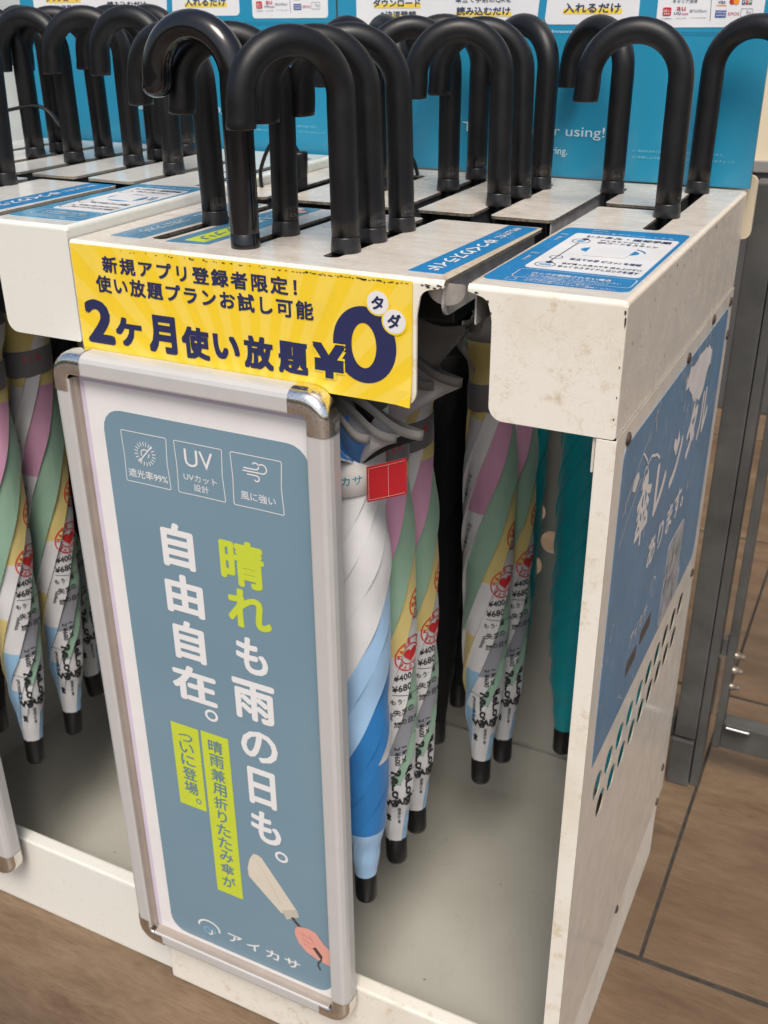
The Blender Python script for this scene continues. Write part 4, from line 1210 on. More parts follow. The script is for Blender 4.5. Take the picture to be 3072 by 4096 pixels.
# ------------------------------------------------------------------ poster frames
def bar_profile(side_w=0.0245):
    # (distance from the outer edge, depth in front of the wall)
    return [(0.0, 0.003), (0.0, 0.014), (0.0012, 0.0185), (0.0040, 0.0222), (0.0075, 0.0238), (0.0190, 0.0240), (0.0205, 0.0236), (0.0212, 0.0222),
            (0.0215, 0.0170), (0.0235, 0.0150), (0.0245, 0.0120)]
def poster_frame(dx, label, graphics):
    x0, x1, z0, z1 = dx-0.0245, dx+0.2735, 0.0860, 0.8515
    O = (dx+0.125, 0.0, z0)
    root = empty('poster_frame', O, label, 'poster frame', 'silver poster frames on the stand fronts')
    prof = bar_profile()
    Rr = 0.0255
    corners = [(x1-Rr, z0+Rr, -PI/2), (x1-Rr, z1-Rr, 0.0), (x0+Rr, z1-Rr, PI/2), (x0+Rr, z0+Rr, PI)]
    names = ['frame_bar']*4
    seg = 10
    def ring(cx, cz, w, grow=0.0):
        return [(cx+(Rr-d_+grow)*math.cos(w), -(y_+grow), cz+(Rr-d_+grow)*math.sin(w)) for d_, y_ in prof]
    m = len(prof)
    ext = 0.012                                # the metal caps reach a little past the curve
    for ci, (cx, cz, a0) in enumerate(corners):
        mb = MB(); vs_ = []
        t0 = Vector((-math.sin(a0), math.cos(a0)))*-1
        t1 = Vector((-math.sin(a0+PI/2), math.cos(a0+PI/2)))
        rings = [ring(cx+t0.x*ext, cz+t0.y*ext, a0, 0.0007)] + [ring(cx, cz, a0+PI/2*i/seg, 0.0007) for i in range(seg+1)] + [ring(cx+t1.x*ext, cz+t1.y*ext, a0+PI/2, 0.0007)]
        for rg in rings: vs_ += rg[:8]
        mm = 8
        fs = [(i*mm+j, i*mm+j+1, (i+1)*mm+j+1, (i+1)*mm+j) for i in range(len(rings)-1) for j in range(mm-1)]
        mb.add(vs_, fs, 0, True)
        mb.build('corner_cap', 'chrome', root, O)
        # straight bar from this corner to the next
        nx_, nz_, na = corners[(ci+1) % 4]
        a1 = a0+PI/2
        mb = MB()
        ra, rb = ring(cx, cz, a1), ring(nx_, nz_, a1)
        fs = [(j, j+1, j+1+m, j+m) for j in range(m-1)]
        for q, f in enumerate(fs):
            mb.add(ra+rb, [f], 1 if q >= 7 else 0, True)
        mb.build('frame_bar', ['alu', 'alu_lip'], root, O)
    mb = MB()
    mb.box(x0+0.02, x1-0.02, -0.0105, -0.0030, z0+0.02, z1-0.02)
    mb.box(x0+0.0235, x1-0.0235, -0.0122, -0.0107, z0+0.0235, z1-0.0235, mi=1)
    mb.build('backing', ['inner', 'lilac'], root, O)
    Y = -0.0126
    mb = MB(); mb.prism(rect(dx+0.0055, x1-0.0235, z0+0.0245, z1-0.0290), 'XZ', Y, Y+0.0003)
    po = mb.build('poster', 'paper', root, O)
    mb = MB(); mb.prism(rrect(dx+0.0227, dx+0.2485, 0.1165, 0.7985, 0.022), 'XZ', Y-0.0003, Y-0.0001)
    mb.build('blue_panel', 'pblue', po, O)
    if graphics: graphics(po, O, Y-0.0006, dx)
    return root

def poster_graphics(po, O, e, dx):
    mb = MB()
    # columns of large writing, one character at a time
    for ch, u0, u1, v0, v1 in (("自", 0.0765, 0.1150, 0.6421, 0.6917), ("由", 0.0745, 0.1205, 0.5887, 0.6354), ("自", 0.0778, 0.1166, 0.5330, 0.5814), ("在", 0.0694, 0.1252, 0.4813, 0.5260)):
        put_text(mb, ch, u0, u1, v0, v1, 'XZ', e, 0.03)
    mb.build('headline', 'pwhite', po, O); mb = MB()
    for ch, u0, u1, v0, v1 in (("も", 0.1541, 0.1912, 0.5400, 0.5830), ("雨", 0.1459, 0.1963, 0.4809, 0.5305), ("の", 0.1507, 0.1957, 0.4290, 0.4690), ("日", 0.1554, 0.1898, 0.3688, 0.4191), ("も", 0.1546, 0.1925, 0.3170, 0.3610)):
        put_text(mb, ch, u0, u1, v0, v1, 'XZ', e, 0.03)
    for cx, cz in ((0.1157, 0.4702), (0.1912, 0.3045)):
        mb.stroke(ellipse(cx, cz, 0.0068, 0.0060, 28), 0.0030, 'XZ', e, closed=True)
    mb.build('headline', 'pwhite', po, O)
    mb = MB()
    put_text(mb, "晴", 0.1447, 0.1945, 0.6400, 0.6904, 'XZ', e, 0.03)
    put_text(mb, "れ", 0.1490, 0.1985, 0.5930, 0.6370, 'XZ', e, 0.03)
    mb.build('headline', 'plime', po, O)
    mb = MB()
    mb.sheet(rect(0.0597, 0.0957, 0.3305, 0.4447), 'XZ', e)
    mb.build('lime_box', 'plime', po, O); mb = MB()
    mb.sheet(rect(0.0990, 0.1342, 0.2143, 0.4456), 'XZ', e)
    mb.build('lime_box', 'plime', po, O)
    mb = MB()
    n = 7
    body = "ついに登場。"
    zz = 0.4330
    for ch, h in zip(body, (0.012, 0.016, 0.018, 0.020, 0.020, 0.008)):
        w = 0.0185 if ch not in "つ。" else (0.018 if ch == "つ" else 0.007)
        cx = 0.0778 if ch != "。" else 0.0860
        hh = h*0.86
        if ch == "。":
            mb.stroke(ellipse(cx, zz-0.005, 0.003, 0.003, 18), 0.0013, 'XZ', e-0.0003, closed=True)
        else:
            put_text(mb, ch, cx-w/2, cx+w/2, zz-hh, zz, 'XZ', e-0.0003, 0.012)
        zz -= h
    body = "晴雨兼用折りたたみ傘が"
    z_top, z_bot = 0.4378, 0.2230
    st_ = (z_top-z_bot)/len(body)
    for i, ch in enumerate(body):
        w = 0.0182 if ch not in "り" else 0.012
        put_text(mb, ch, 0.1166-w/2, 0.1166+w/2, z_top-st_*(i+0.86), z_top-st_*i, 'XZ', e-0.0003, 0.012)
    mb.build('subtitle', 'pblue_txt', po, O)
    mb = MB()
    for u0, u1 in ((0.0431, 0.0956), (0.1043, 0.1573), (0.1663, 0.2201)):
        v0, v1 = 0.7272, 0.7798
        m_ = 0.0016
        pts = [(u0, v0), ((u0+u1)/2, v0+0.0003), (u1, v0), (u1-m_, (v0+v1)/2), (u1, v1), ((u0+u1)/2, v1), (u0, v1), (u0+m_*0.6, (v0+v1)/2)]
        mb.stroke(round_poly(pts, 0.0016, 3), 0.0008, 'XZ', e, closed=True)
    cx, cz = 0.0690, 0.7592
    mb.stroke([(cx+0.0045*math.cos(a), cz+0.0045*math.sin(a)) for a in [0.9+0.22*i for i in range(14)]], 0.0011, 'XZ', e)
    mb.stroke([(cx+0.0045*math.cos(a), cz+0.0045*math.sin(a)) for a in [-0.9-0.0+0.22*i for i in range(6)]], 0.0011, 'XZ', e)
    mb.stroke([(cx-0.0078, cz-0.0092), (cx+0.0085, cz+0.0092)], 0.0013, 'XZ', e)
    for i in range(20):
        a = 2*PI*i/20+0.1
        mb.stroke([(cx+0.0082*math.cos(a), cz+0.0082*math.sin(a)), (cx+0.0124*math.cos(a), cz+0.0124*math.sin(a))], 0.0009, 'XZ', e)
    put_text(mb, "遮光率99%", 0.0466, 0.0926, 0.7325, 0.7415, 'XZ', e, 0.008)
    put_text(mb, "UV", 0.1148, 0.1464, 0.7560, 0.7735, 'XZ', e, 0.0)
    put_text(mb, "UVカット", 0.1118, 0.1490, 0.7415, 0.7485, 'XZ', e, 0.005)
    put_text(mb, "設計", 0.1225, 0.1390, 0.7318, 0.7392, 'XZ', e, 0.005)
    put_text(mb, "風に強い", 0.1746, 0.2118, 0.7345, 0.7432, 'XZ', e, 0.005)
    def curl(u0, u1, v, r, up):
        s_ = 1 if up else -1
        pts = [(u0, v), (u1, v)] + [(u1+r*math.sin(a), v+s_*(r-r*math.cos(a))) for a in [0.25*i for i in range(1, 18)]]
        mb.stroke(pts, 0.0013, 'XZ', e)
    curl(0.1795, 0.1925, 0.7668, 0.0033, True)
    curl(0.1785, 0.1995, 0.7640, 0.0045, True)
    curl(0.1830, 0.1930, 0.7610, 0.0028, False)
    # logo and company name
    put_text(mb, "アイカサ", 0.1072, 0.2066, 0.1350, 0.1490, 'XZ', e, 0.018, 1.25)
    cx, cz = 0.0800, 0.1430
    mb.stroke([(cx+0.0148*math.cos(a), cz+0.0105*math.sin(a)) for a in [-0.25+0.16*i for i in range(23)]], 0.0026, 'XZ', e)
    mb.stroke([(cx+0.0035, cz-0.0030), (cx+0.0035, cz-0.0090), (cx+0.0008, cz-0.0112), (cx-0.0014, cz-0.0095)], 0.0022, 'XZ', e)
    mb.build('lettering', 'pwhite', po, O)
    mb = MB()
    mb.stroke([(cx-0.0035+0.0042*math.cos(a), cz-0.0050+0.0042*math.sin(a)) for a in [0.3+0.25*i for i in range(20)]], 0.0017, 'XZ', e)
    mb.stroke([(cx+0.0050+0.0036*math.cos(a), cz-0.0040+0.0040*math.sin(a)) for a in [-1.4+0.25*i for i in range(13)]], 0.0017, 'XZ', e-0.0001)
    mb.build('logo_mark', 'plblue', po, O)
    # printed folding umbrella held by a hand
    mb = MB()
    mb.sheet([(0.1485, 0.2840), (0.1540, 0.2935), (0.1600, 0.2940), (0.1650, 0.2915), (0.2070, 0.2310), (0.1860, 0.2175), (0.1453, 0.2560), (0.1445, 0.2680)], 'XZ', e)
    mb.sheet([(0.1870, 0.2230), (0.2070, 0.2330), (0.2095, 0.2228), (0.1924, 0.2110)], 'XZ', e-0.0002, mi=1)
    mb.stroke([(0.158, 0.285), (0.172, 0.262), (0.186, 0.232)], 0.0008, 'XZ', e-0.0003, mi=1)
    mb.build('printed_umbrella', ['pcream', 'pcream2'], po, O)
    mb = MB()
    mb.stroke([(0.2000, 0.2180), (0.2040, 0.2130), (0.2130, 0.2040)], 0.0040, 'XZ', e-0.0002)
    mb.stroke([(0.2270, 0.1840), (0.2360, 0.1725)], 0.0055, 'XZ', e-0.0004)
    mb.stroke([(0.2360, 0.1735), (0.2355, 0.1680), (0.2318, 0.1620), (0.2310, 0.1570), (0.2340, 0.1510)], 0.0022, 'XZ', e-0.0004)
    mb.build('printed_handle', 'pbrown', po, O)
    mb = MB()
    mb.sheet(round_poly([(0.2023, 0.2001), (0.2060, 0.2070), (0.2205, 0.2105), (0.2300, 0.2085), (0.2400, 0.1950), (0.2484, 0.1890), (0.2484, 0.1640), (0.2306, 0.1664), (0.2167, 0.1717), (0.2070, 0.1816), (0.2025, 0.1930)], 0.003, 3), 'XZ', e-0.0003)
    mb.build('printed_hand', 'pskin', po, O)
    mb = MB()
    for a, b in (((0.2110, 0.1990), (0.2230, 0.1950)), ((0.2120, 0.1915), (0.2240, 0.1870)), ((0.2135, 0.1840), (0.2250, 0.1800)), ((0.2215, 0.2010), (0.2275, 0.1890))):
        mb.stroke([a, b], 0.0011, 'XZ', e-0.0005)
    mb.build('finger_lines', 'pskin2', po, O)

poster_frame(0.0, 'silver snap frame with a slate blue poster of large white writing', poster_graphics)
poster_frame(-0.5080, 'silver frame at the left picture edge, only its right bar showing', None)

# ------------------------------------------------------------------ umbrellas
def canopy_radius(z, prof):
    for i in range(len(prof)-1):
        (z0, r0), (z1, r1) = prof[i], prof[i+1]
        if z0 >= z >= z1:
            f = (z0-z)/(z0-z1) if z0 != z1 else 0
            f = f*f*(3-2*f)
            return r0+(r1-r0)*f
    return prof[-1][1]

class Canopy:
    def __init__(s, prof, pleats=8, c=11.5, amp=0.11, phase=0.0, zt=-0.03, zb=-0.705, wob=0.05):
        s.prof, s.n, s.c, s.amp, s.ph, s.zt, s.zb = prof, pleats, c, amp, phase, zt, zb
        s.wob = wob
    def twist(s, z):
        # helix that straightens out near the tip
        k = max(0.0, min(1.0, (z-s.zb)/0.14))
        base = s.c*(z-s.zb)
        return s.ph + base*(0.35+0.65*k)
    def rad(s, fr, z):
        r = canopy_radius(z, s.prof)
        body = max(0.0, min(1.0, (-0.185-z)/0.03))*max(0.12, min(1.0, (z+0.70)/0.05))          # only below the strap
        saw = (fr**1.4-0.45)*s.amp*body
        lump = s.wob*body*(math.sin(z*41+1.3)*math.sin(z*17)+0.35*math.sin(z*88+fr*2.0))
        return r*(1+saw+lump)
    WID = [1.35, 0.80, 1.05, 1.25, 0.85, 1.10, 0.95, 0.65]
    def edge(s, q):
        tot = sum(s.WID)
        k = math.floor(q); fr = q-k
        t = k//8
        return 2*PI*(t + (sum(s.WID[:k % 8])+fr*s.WID[k % 8])/tot)
    def pt(s, k, fr, z, off=0.0):
        w = s.edge(k+fr) + s.twist(z)
        r = s.rad(fr, z)+off
        return (r*math.cos(w), r*math.sin(w), z)
    def at(s, w, z, off=0.0):
        q = ((w-s.twist(z))/(2*PI) % 1.0)*sum(s.WID)
        k = 0
        while k < 7 and q > s.WID[k]:
            q -= s.WID[k]; k += 1
        fr = min(1.0, q/s.WID[k])
        r = s.rad(fr, z)+off
        return (r*math.cos(w), r*math.sin(w), z)
    def mesh(s, color, mats, nz=90, sub=4):
        mb = MB()
        zs_ = [s.zt+(s.zb-s.zt)*i/nz for i in range(nz+1)]
        for k in range(s.n):
            vs_ = [s.pt(k, j/sub, z) for z in zs_ for j in range(sub+1)]
            m = sub+1
            for i in range(nz):
                zc = (zs_[i]+zs_[i+1])/2
                mi = color(k, zc)
                mb.add([], [])
                o = None
                if i == 0:
                    o0 = len(mb.v); mb.v += vs_
                for j in range(sub):
                    a = o0+i*m+j
                    mb.f.append((a, a+1, a+1+m, a+m)); mb.mi.append(mi); mb.sm.append(True)
            # the step down to the next fold
            st = []
            for z in zs_:
                st += [s.pt(k, 1.0, z), s.pt(k+1, 0.0, z)]
            o1 = len(mb.v); mb.v += st
            for i in range(nz):
                mi = color(k, (zs_[i]+zs_[i+1])/2)
                a = o1+2*i
                mb.f.append((a, a+1, a+3, a+2)); mb.mi.append(mi); mb.sm.append(True)
        return mb

PROF = [(-0.03, 0.0115), (-0.045, 0.021), (-0.060, 0.0175), (-0.074, 0.0235), (-0.086, 0.0200), (-0.100, 0.0265), (-0.112, 0.0235), (-0.135, 0.0350), (-0.150, 0.0330),
        (-0.172, 0.0270), (-0.185, 0.0262), (-0.212, 0.0262), (-0.26, 0.0285), (-0.36, 0.0295), (-0.46, 0.0285), (-0.55, 0.0262), (-0.62, 0.0215), (-0.67, 0.0160), (-0.705, 0.0128)]
PROF_FAT = [(z, r*(1.10 if -0.68 < z < -0.2 else 1.0)) for z, r in PROF]

# colours of the patterned cloth, fold by fold
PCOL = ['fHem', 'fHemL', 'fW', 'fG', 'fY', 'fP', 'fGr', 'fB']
PIDX = {'W': 2, 'G': 3, 'Y': 4, 'P': 5, 'S': 6, 'B': 7}
BANDS = [(-0.225, "YWYGYWGY"), (-0.335, "WWPGYWGY"), (-0.425, "GWWGYWGW"), (-0.495, "GWWGWWGW"), (-0.555, "WWGWYWSG"), (-0.605, "WGWWYBWG"), (-0.655, "WWBWYBBW"), (-0.72, "WBBWWBBW")]
def col_pattern(k, z):
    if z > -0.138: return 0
    for zb_, row in BANDS:
        if z > zb_ - 0.012*((k*5) % 8)/8: return PIDX[row[k % 8]]
    return 2

_parts = {}
def shared(key, make):
    if key not in _parts: _parts[key] = make()
    return _parts[key]

def link_part(o, parent, first):
    """reuse the mesh of an earlier umbrella for this one"""
    c = o if first else o.copy()
    if not first: COL.objects.link(c)
    c.parent = parent
    return c

def hook_path(Rr, top, drop, lean=0.0):
    pts = [(0, 0, 0.0135), (0, 0, 0.03), (0, 0, 0.06), (0, 0, 0.09), (0, 0, top-0.006)]
    n = 22
    for i in range(n+1):
        w = PI*i/n
        pts.append((-Rr+Rr*math.cos(w), 0, top+Rr*math.sin(w)*0.98))
    m = 5
    for i in range(1, m+1):
        f = i/m
        pts.append((-2*Rr-0.0016*f*f, 0, top-drop*f))
    return pts

def make_handle_mesh(gloss):
    mb = MB()
    if not gloss:
        pts = hook_path(0.0420, 0.1225, 0.0185)
        rad = []
        n = len(pts)
        for i in range(n):
            rad.append(0.0118 if i < 5 else (0.0116 if i < n-6 else 0.0119))
        e = pts[-1]
        pts += [(e[0], 0, e[2]-0.0012), (e[0], 0, e[2]-0.0016), (e[0], 0, e[2]-0.0017)]
        rad += [0.0112, 0.0098, 0.002]
        pts = [(0, 0, 0.0133)]+pts
        rad = [0.0108]+rad
    else:
        pts = hook_path(0.0385, 0.1350, 0.0095)
        pts[0] = (0, 0, 0.0)
        n = len(pts)
        rad = [0.0127 if i < 5 else 0.0124 for i in range(n)]
        e = pts[-1]
        for i in range(1, 6):
            w = PI/2*i/5
            pts.append((e[0], 0, e[2]-0.0085*math.sin(w)))
            rad.append(max(0.001, 0.0124*math.cos(w)))
        pts.insert(1, (0, 0, 0.012)); rad.insert(1, 0.0127)
        pts.insert(2, (0, 0, 0.0123)); rad.insert(2, 0.0123)
        pts.insert(3, (0, 0, 0.0127)); rad.insert(3, 0.0123)
    mb.tube(pts, rad, 26)
    return mb

def make_print(cn):
    """printed words and stamps that lie on the cloth"""
    mb = MB()
    def word(body, w0, z, h, mi=0, direction='down', bold=0.02):
        vs_, fs, asp = glyphs(body, bold, 1.0)
        L = h*asp
        out = []
        for x_, y_, k_ in vs_:
            if direction == 'down':
                zz = z-L*x_; ww = w0+(y_-0.5)*h/0.029
            elif direction == 'around':
                zz = z+(y_-0.5)*h; ww = w0+x_*L/0.029
            else:
                zz = z-L*x_*0.82; ww = w0+(y_-0.5)*h/0.029+x_*L*-11.5*0.82*0.95
            out.append(cn.at(ww, max(zz, -0.70), 0.0007+k_*0.00002))
        mb.add(out, fs, mi)
    def ringstamp(w0, z, r):
        for rr, wd in ((r, 0.0015), (r*0.60, 0.0013)):
            n = 40
            vs_ = []
            for i in range(n):
                a = 2*PI*i/n
                for q in (rr-wd/2, rr+wd/2):
                    vs_.append(cn.at(w0+q*math.cos(a)/0.029, z+q*math.sin(a), 0.0007))
            mb.add(vs_, [(2*i, 2*i+1, (2*i+3) % (2*n), (2*i+2) % (2*n)) for i in range(n)], 1)
        # heart
        n = 30
        vs_ = [cn.at(w0, z, 0.0008)]
        for i in range(n):
            t = 2*PI*i/n
            hx = 16*math.sin(t)**3; hy = 13*math.cos(t)-5*math.cos(2*t)-2*math.cos(3*t)-math.cos(4*t)
            vs_.append(cn.at(w0+hx/17*r*0.50/0.029, z+hy/17*r*0.50, 0.0008))
        mb.add(vs_, [(0, i+1, (i+1) % n+1) for i in range(n)], 1)
        # letters on the ring
        text = "MADE WITH LOVE "
        for i, ch in enumerate(text):
            if ch == ' ': continue
            vs_, fs, asp = glyphs(ch, 0.03)
            a = PI*0.95-i*2*PI/len(text)
            hh = r*0.24
            out = []
            for x_, y_, k_ in vs_:
                px, py = (x_-0.5)*hh*0.8, r*0.81+(y_-0.5)*hh
                qx = px*math.cos(a-PI/2)-py*math.sin(a-PI/2); qy = px*math.sin(a-PI/2)+py*math.cos(a-PI/2)
                out.append(cn.at(w0+qx/0.029, z+qy, 0.0008+k_*0.00002))
            mb.add(out, fs, 1)
    def on(k_, z, fr=0.5):
        return cn.edge(k_+fr)+cn.twist(z)
    for k_, z in ((5, -0.372), (5, -0.430), (1, -0.400)):
        ringstamp(on(k_, z, 0.55), z, 0.0205)
    for k_, z in ((2, -0.352), (1, -0.29), (5, -0.30)):
        word("元カノの重さ・", on(k_, z), z, 0.0072, 0, 'helix', 0.01)
    for k_, z in ((1, -0.465), (5, -0.470)):
        word("¥680", on(k_, z, 0.1), z, 0.0085, 0, 'around')
        word("¥400", on(k_, z, 0.2), z+0.013, 0.0080, 0, 'around')
        word("もう一度", on(k_, z, 0.0), z-0.016, 0.0068, 0, 'around', 0.01)
        word("失恋の", on(k_, z, 0.1), z-0.030, 0.0085, 0, 'around', 0.01)
        word("旅の日も", on(k_, z, 0.1), z-0.046, 0.0080, 0, 'around', 0.01)
    for k_ in (2, 6):
        word("2 ¥600", on(k_, -0.55, 0.35), -0.550, 0.0068, 0, 'down', 0.02)
        word("1 ¥150", on(k_, -0.55, 0.75), -0.550, 0.0068, 0, 'down', 0.02)
    for k_ in (0, 7):
        word("ReLove", on(k_, -0.60, 0.4), -0.585, 0.0140, 0, 'down', 0.05)
    for k_ in (2, 6):
        word("(POSSIBLE)", on(k_, -0.60, 0.5), -0.595, 0.0065, 0, 'down', 0.02)
    for k_ in (3, 7):
        word("WANT", on(k_, -0.635, 0.0), -0.635, 0.0120, 0, 'around', 0.06)
        word("愛", on(k_, -0.665, 0.4), -0.662, 0.0110, 0, 'around', 0.03)
    for k_ in (0, 4):
        word("透明な傘", on(k_, -0.655, 0.5), -0.645, 0.0065, 0, 'down', 0.01)
    for k_, z in ((2, -0.395), (5, -0.50), (0, -0.36)):
        word("useless", on(k_, z, 0.5), z, 0.0055, 0, 'helix', 0.01)
    # ruled lines of a receipt
    for i in range(9):
        w0, z = random.uniform(0, 6.28), random.uniform(-0.47, -0.60)
        vs_ = []
        for j in range(8):
            for q in (0, 0.0006):
                vs_.append(cn.at(w0+j*0.12, z+q-0.0008*j, 0.0007))
        mb.add(vs_, [(2*j, 2*j+1, 2*j+3, 2*j+2) for j in range(7)], 0)
    return mb

def ring_strap(cn, z0, z1, mats, name, parent, extra=0.0012, gap=None):
    mb = MB()
    n = 40
    vs_ = []
    zs_ = (z0, z0-0.0015, z1+0.0015, z1)
    offs = (0.0, extra, extra, 0.0)
    rr = max(canopy_radius(z, cn.prof) for z in (z0, (z0+z1)/2, z1))
    for zz, of in zip(zs_, offs):
        for i in range(n):
            a = 2*PI*i/n
            vs_.append(((rr+of)*math.cos(a), (rr+of)*math.sin(a), zz+0.004*math.sin(a+1)))
    mb.add(vs_, [(r*n+i, r*n+(i+1) % n, (r+1)*n+(i+1) % n, (r+1)*n+i) for r in range(3) for i in range(n)], 0, True)
    return mb

def strap_text(cn, body, z, h, w0, rr, mi=0):
    mb = MB()
    vs_, fs, asp = glyphs(body, 0.01, 1.6 if body == 'VIK' else 1.1)
    L = h*asp
    mb.add([((rr)*math.cos(w0+x_*L/rr), rr*math.sin(w0+x_*L/rr), z+(y_-0.5)*h+0.004*math.sin(w0+x_*L/rr+1)) for x_, y_, k_ in vs_], fs, mi)
    return mb

def number_label(phi):
    mb = MB()
    n = 8
    vs_ = []
    for i in range(n+1):
        f = i/n
        a = phi-0.65+1.3*f
        top = 0.0150+0.0115*math.sqrt(max(0.0, 1-(2*f-1)**2*0.75))
        for z in (0.0145, top):
            vs_.append((0.01195*math.cos(a), 0.01195*math.sin(a), z))
    mb.add(vs_, [(2*i, 2*i+1, 2*i+3, 2*i+2) for i in range(n)], 0, True)
    return mb

NUM = {}
def umbrella(kind, pos, hook, label, group='rental umbrellas in the stand', tip=None, cspin=0.0, gloss=False, num=None, tag_phi=-1.0, strap=True):
    """pos = where the handle meets the deck; hook = direction the crook points, degrees from -x towards the viewer"""
    x, y, z = pos
    root = empty('umbrella', pos, label, 'umbrella', group)
    tx, ty = random.uniform(-0.009, 0.009), random.uniform(-0.009, 0.009)
    if tip:
        tx, ty = tip[0]-x, tip[1]-y
    if True:
        root.rotation_euler = (math.atan2(ty, 0.742), -math.atan2(tx, 0.742), 0)
    # handle
    key = 'gloss' if gloss else 'rubber'
    hk = R(hook)
    def first_or_copy(k_, builder):
        if k_ in _parts:
            c = _parts[k_].copy(); COL.objects.link(c)
        else:
            c = builder(); _parts[k_] = c
        c.parent = root
        return c
    h = first_or_copy('handle_'+key, lambda: make_handle_mesh(gloss).build('handle', 'gloss_black' if gloss else 'rubber'))
    h.rotation_euler = (0, 0, hk)
    if not gloss:
        def collar():
            mb = MB(); mb.lathe([(0.0125, 0.0003), (0.0130, 0.0012), (0.0124, 0.0070), (0.0118, 0.0120), (0.0116, 0.0131), (0.0105, 0.0132)], n=28)
            return mb.build('collar', 'collar')
        first_or_copy('collar', collar)
    def shaft():
        mb = MB(); mb.tube([(0, 0, 0.002), (0, 0, -0.02), (0, 0, -0.70)], 0.0072, 14)
        return mb.build('shaft', 'shaft')
    first_or_copy('shaft', shaft)
    def cap():
        mb = MB(); mb.lathe([(0.0125, -0.700), (0.0130, -0.703), (0.0128, -0.738), (0.0118, -0.742), (0.004, -0.7425)], n=24)
        return mb.build('tip_cap', 'tipcap')
    first_or_copy('tip_cap', cap)
    if num:
        lb = number_label(tag_phi).build('number_label', 'labeldark', root)
        mb = MB()
        vs_, fs, asp = glyphs(num, 0.0)
        mb.add([(0.0121*math.cos(tag_phi-0.42+0.84*a_), 0.0121*math.sin(tag_phi-0.42+0.84*a_), 0.0172+0.0030*b_) for a_, b_, k_ in vs_], fs)
        mb.build('number', 'labelink', lb)
    cn = Canopy(PROF)
    if kind == 'pattern':
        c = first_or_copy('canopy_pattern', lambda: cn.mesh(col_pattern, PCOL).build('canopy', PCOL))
        p = _parts.get('print_pattern')
        if p is None:
            p = make_print(cn).build('cloth_print', ['black_ink', 'red_ink']); _parts['print_pattern'] = p
            p.parent = c
        else:
            q = p.copy(); COL.objects.link(q); q.parent = c
        s_ = first_or_copy('strap_grey', lambda: ring_strap(cn, -0.182, -0.214, 0, 'strap', None).build('strap', 'strap_grey'))
        p = _parts.get('strap_word')
        if p is None:
            mb = strap_text(cn, "VIK", -0.192, 0.0075, -1.05, 0.0280)
            mb2 = strap_text(cn, "2030", -0.205, 0.0040, -1.15, 0.0280, 1)
            mb.add(mb2.v, mb2.f, 1)
            p = mb.build('strap_word', ['red_ink', 'fGr']); _parts['strap_word'] = p; p.parent = s_
        else:
            q = p.copy(); COL.objects.link(q); q.parent = s_
        c.rotation_euler = (0, 0, R(cspin)); s_.rotation_euler = (0, 0, R(cspin*0.0))
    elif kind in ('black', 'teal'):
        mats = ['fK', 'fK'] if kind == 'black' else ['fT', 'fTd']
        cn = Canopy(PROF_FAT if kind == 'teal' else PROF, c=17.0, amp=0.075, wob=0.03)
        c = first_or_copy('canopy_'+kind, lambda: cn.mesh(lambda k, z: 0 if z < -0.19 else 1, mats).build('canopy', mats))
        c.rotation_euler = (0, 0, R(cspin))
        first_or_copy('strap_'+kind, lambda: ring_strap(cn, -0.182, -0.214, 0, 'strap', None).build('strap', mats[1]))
    return root

G1 = 'rental umbrellas in the stand'
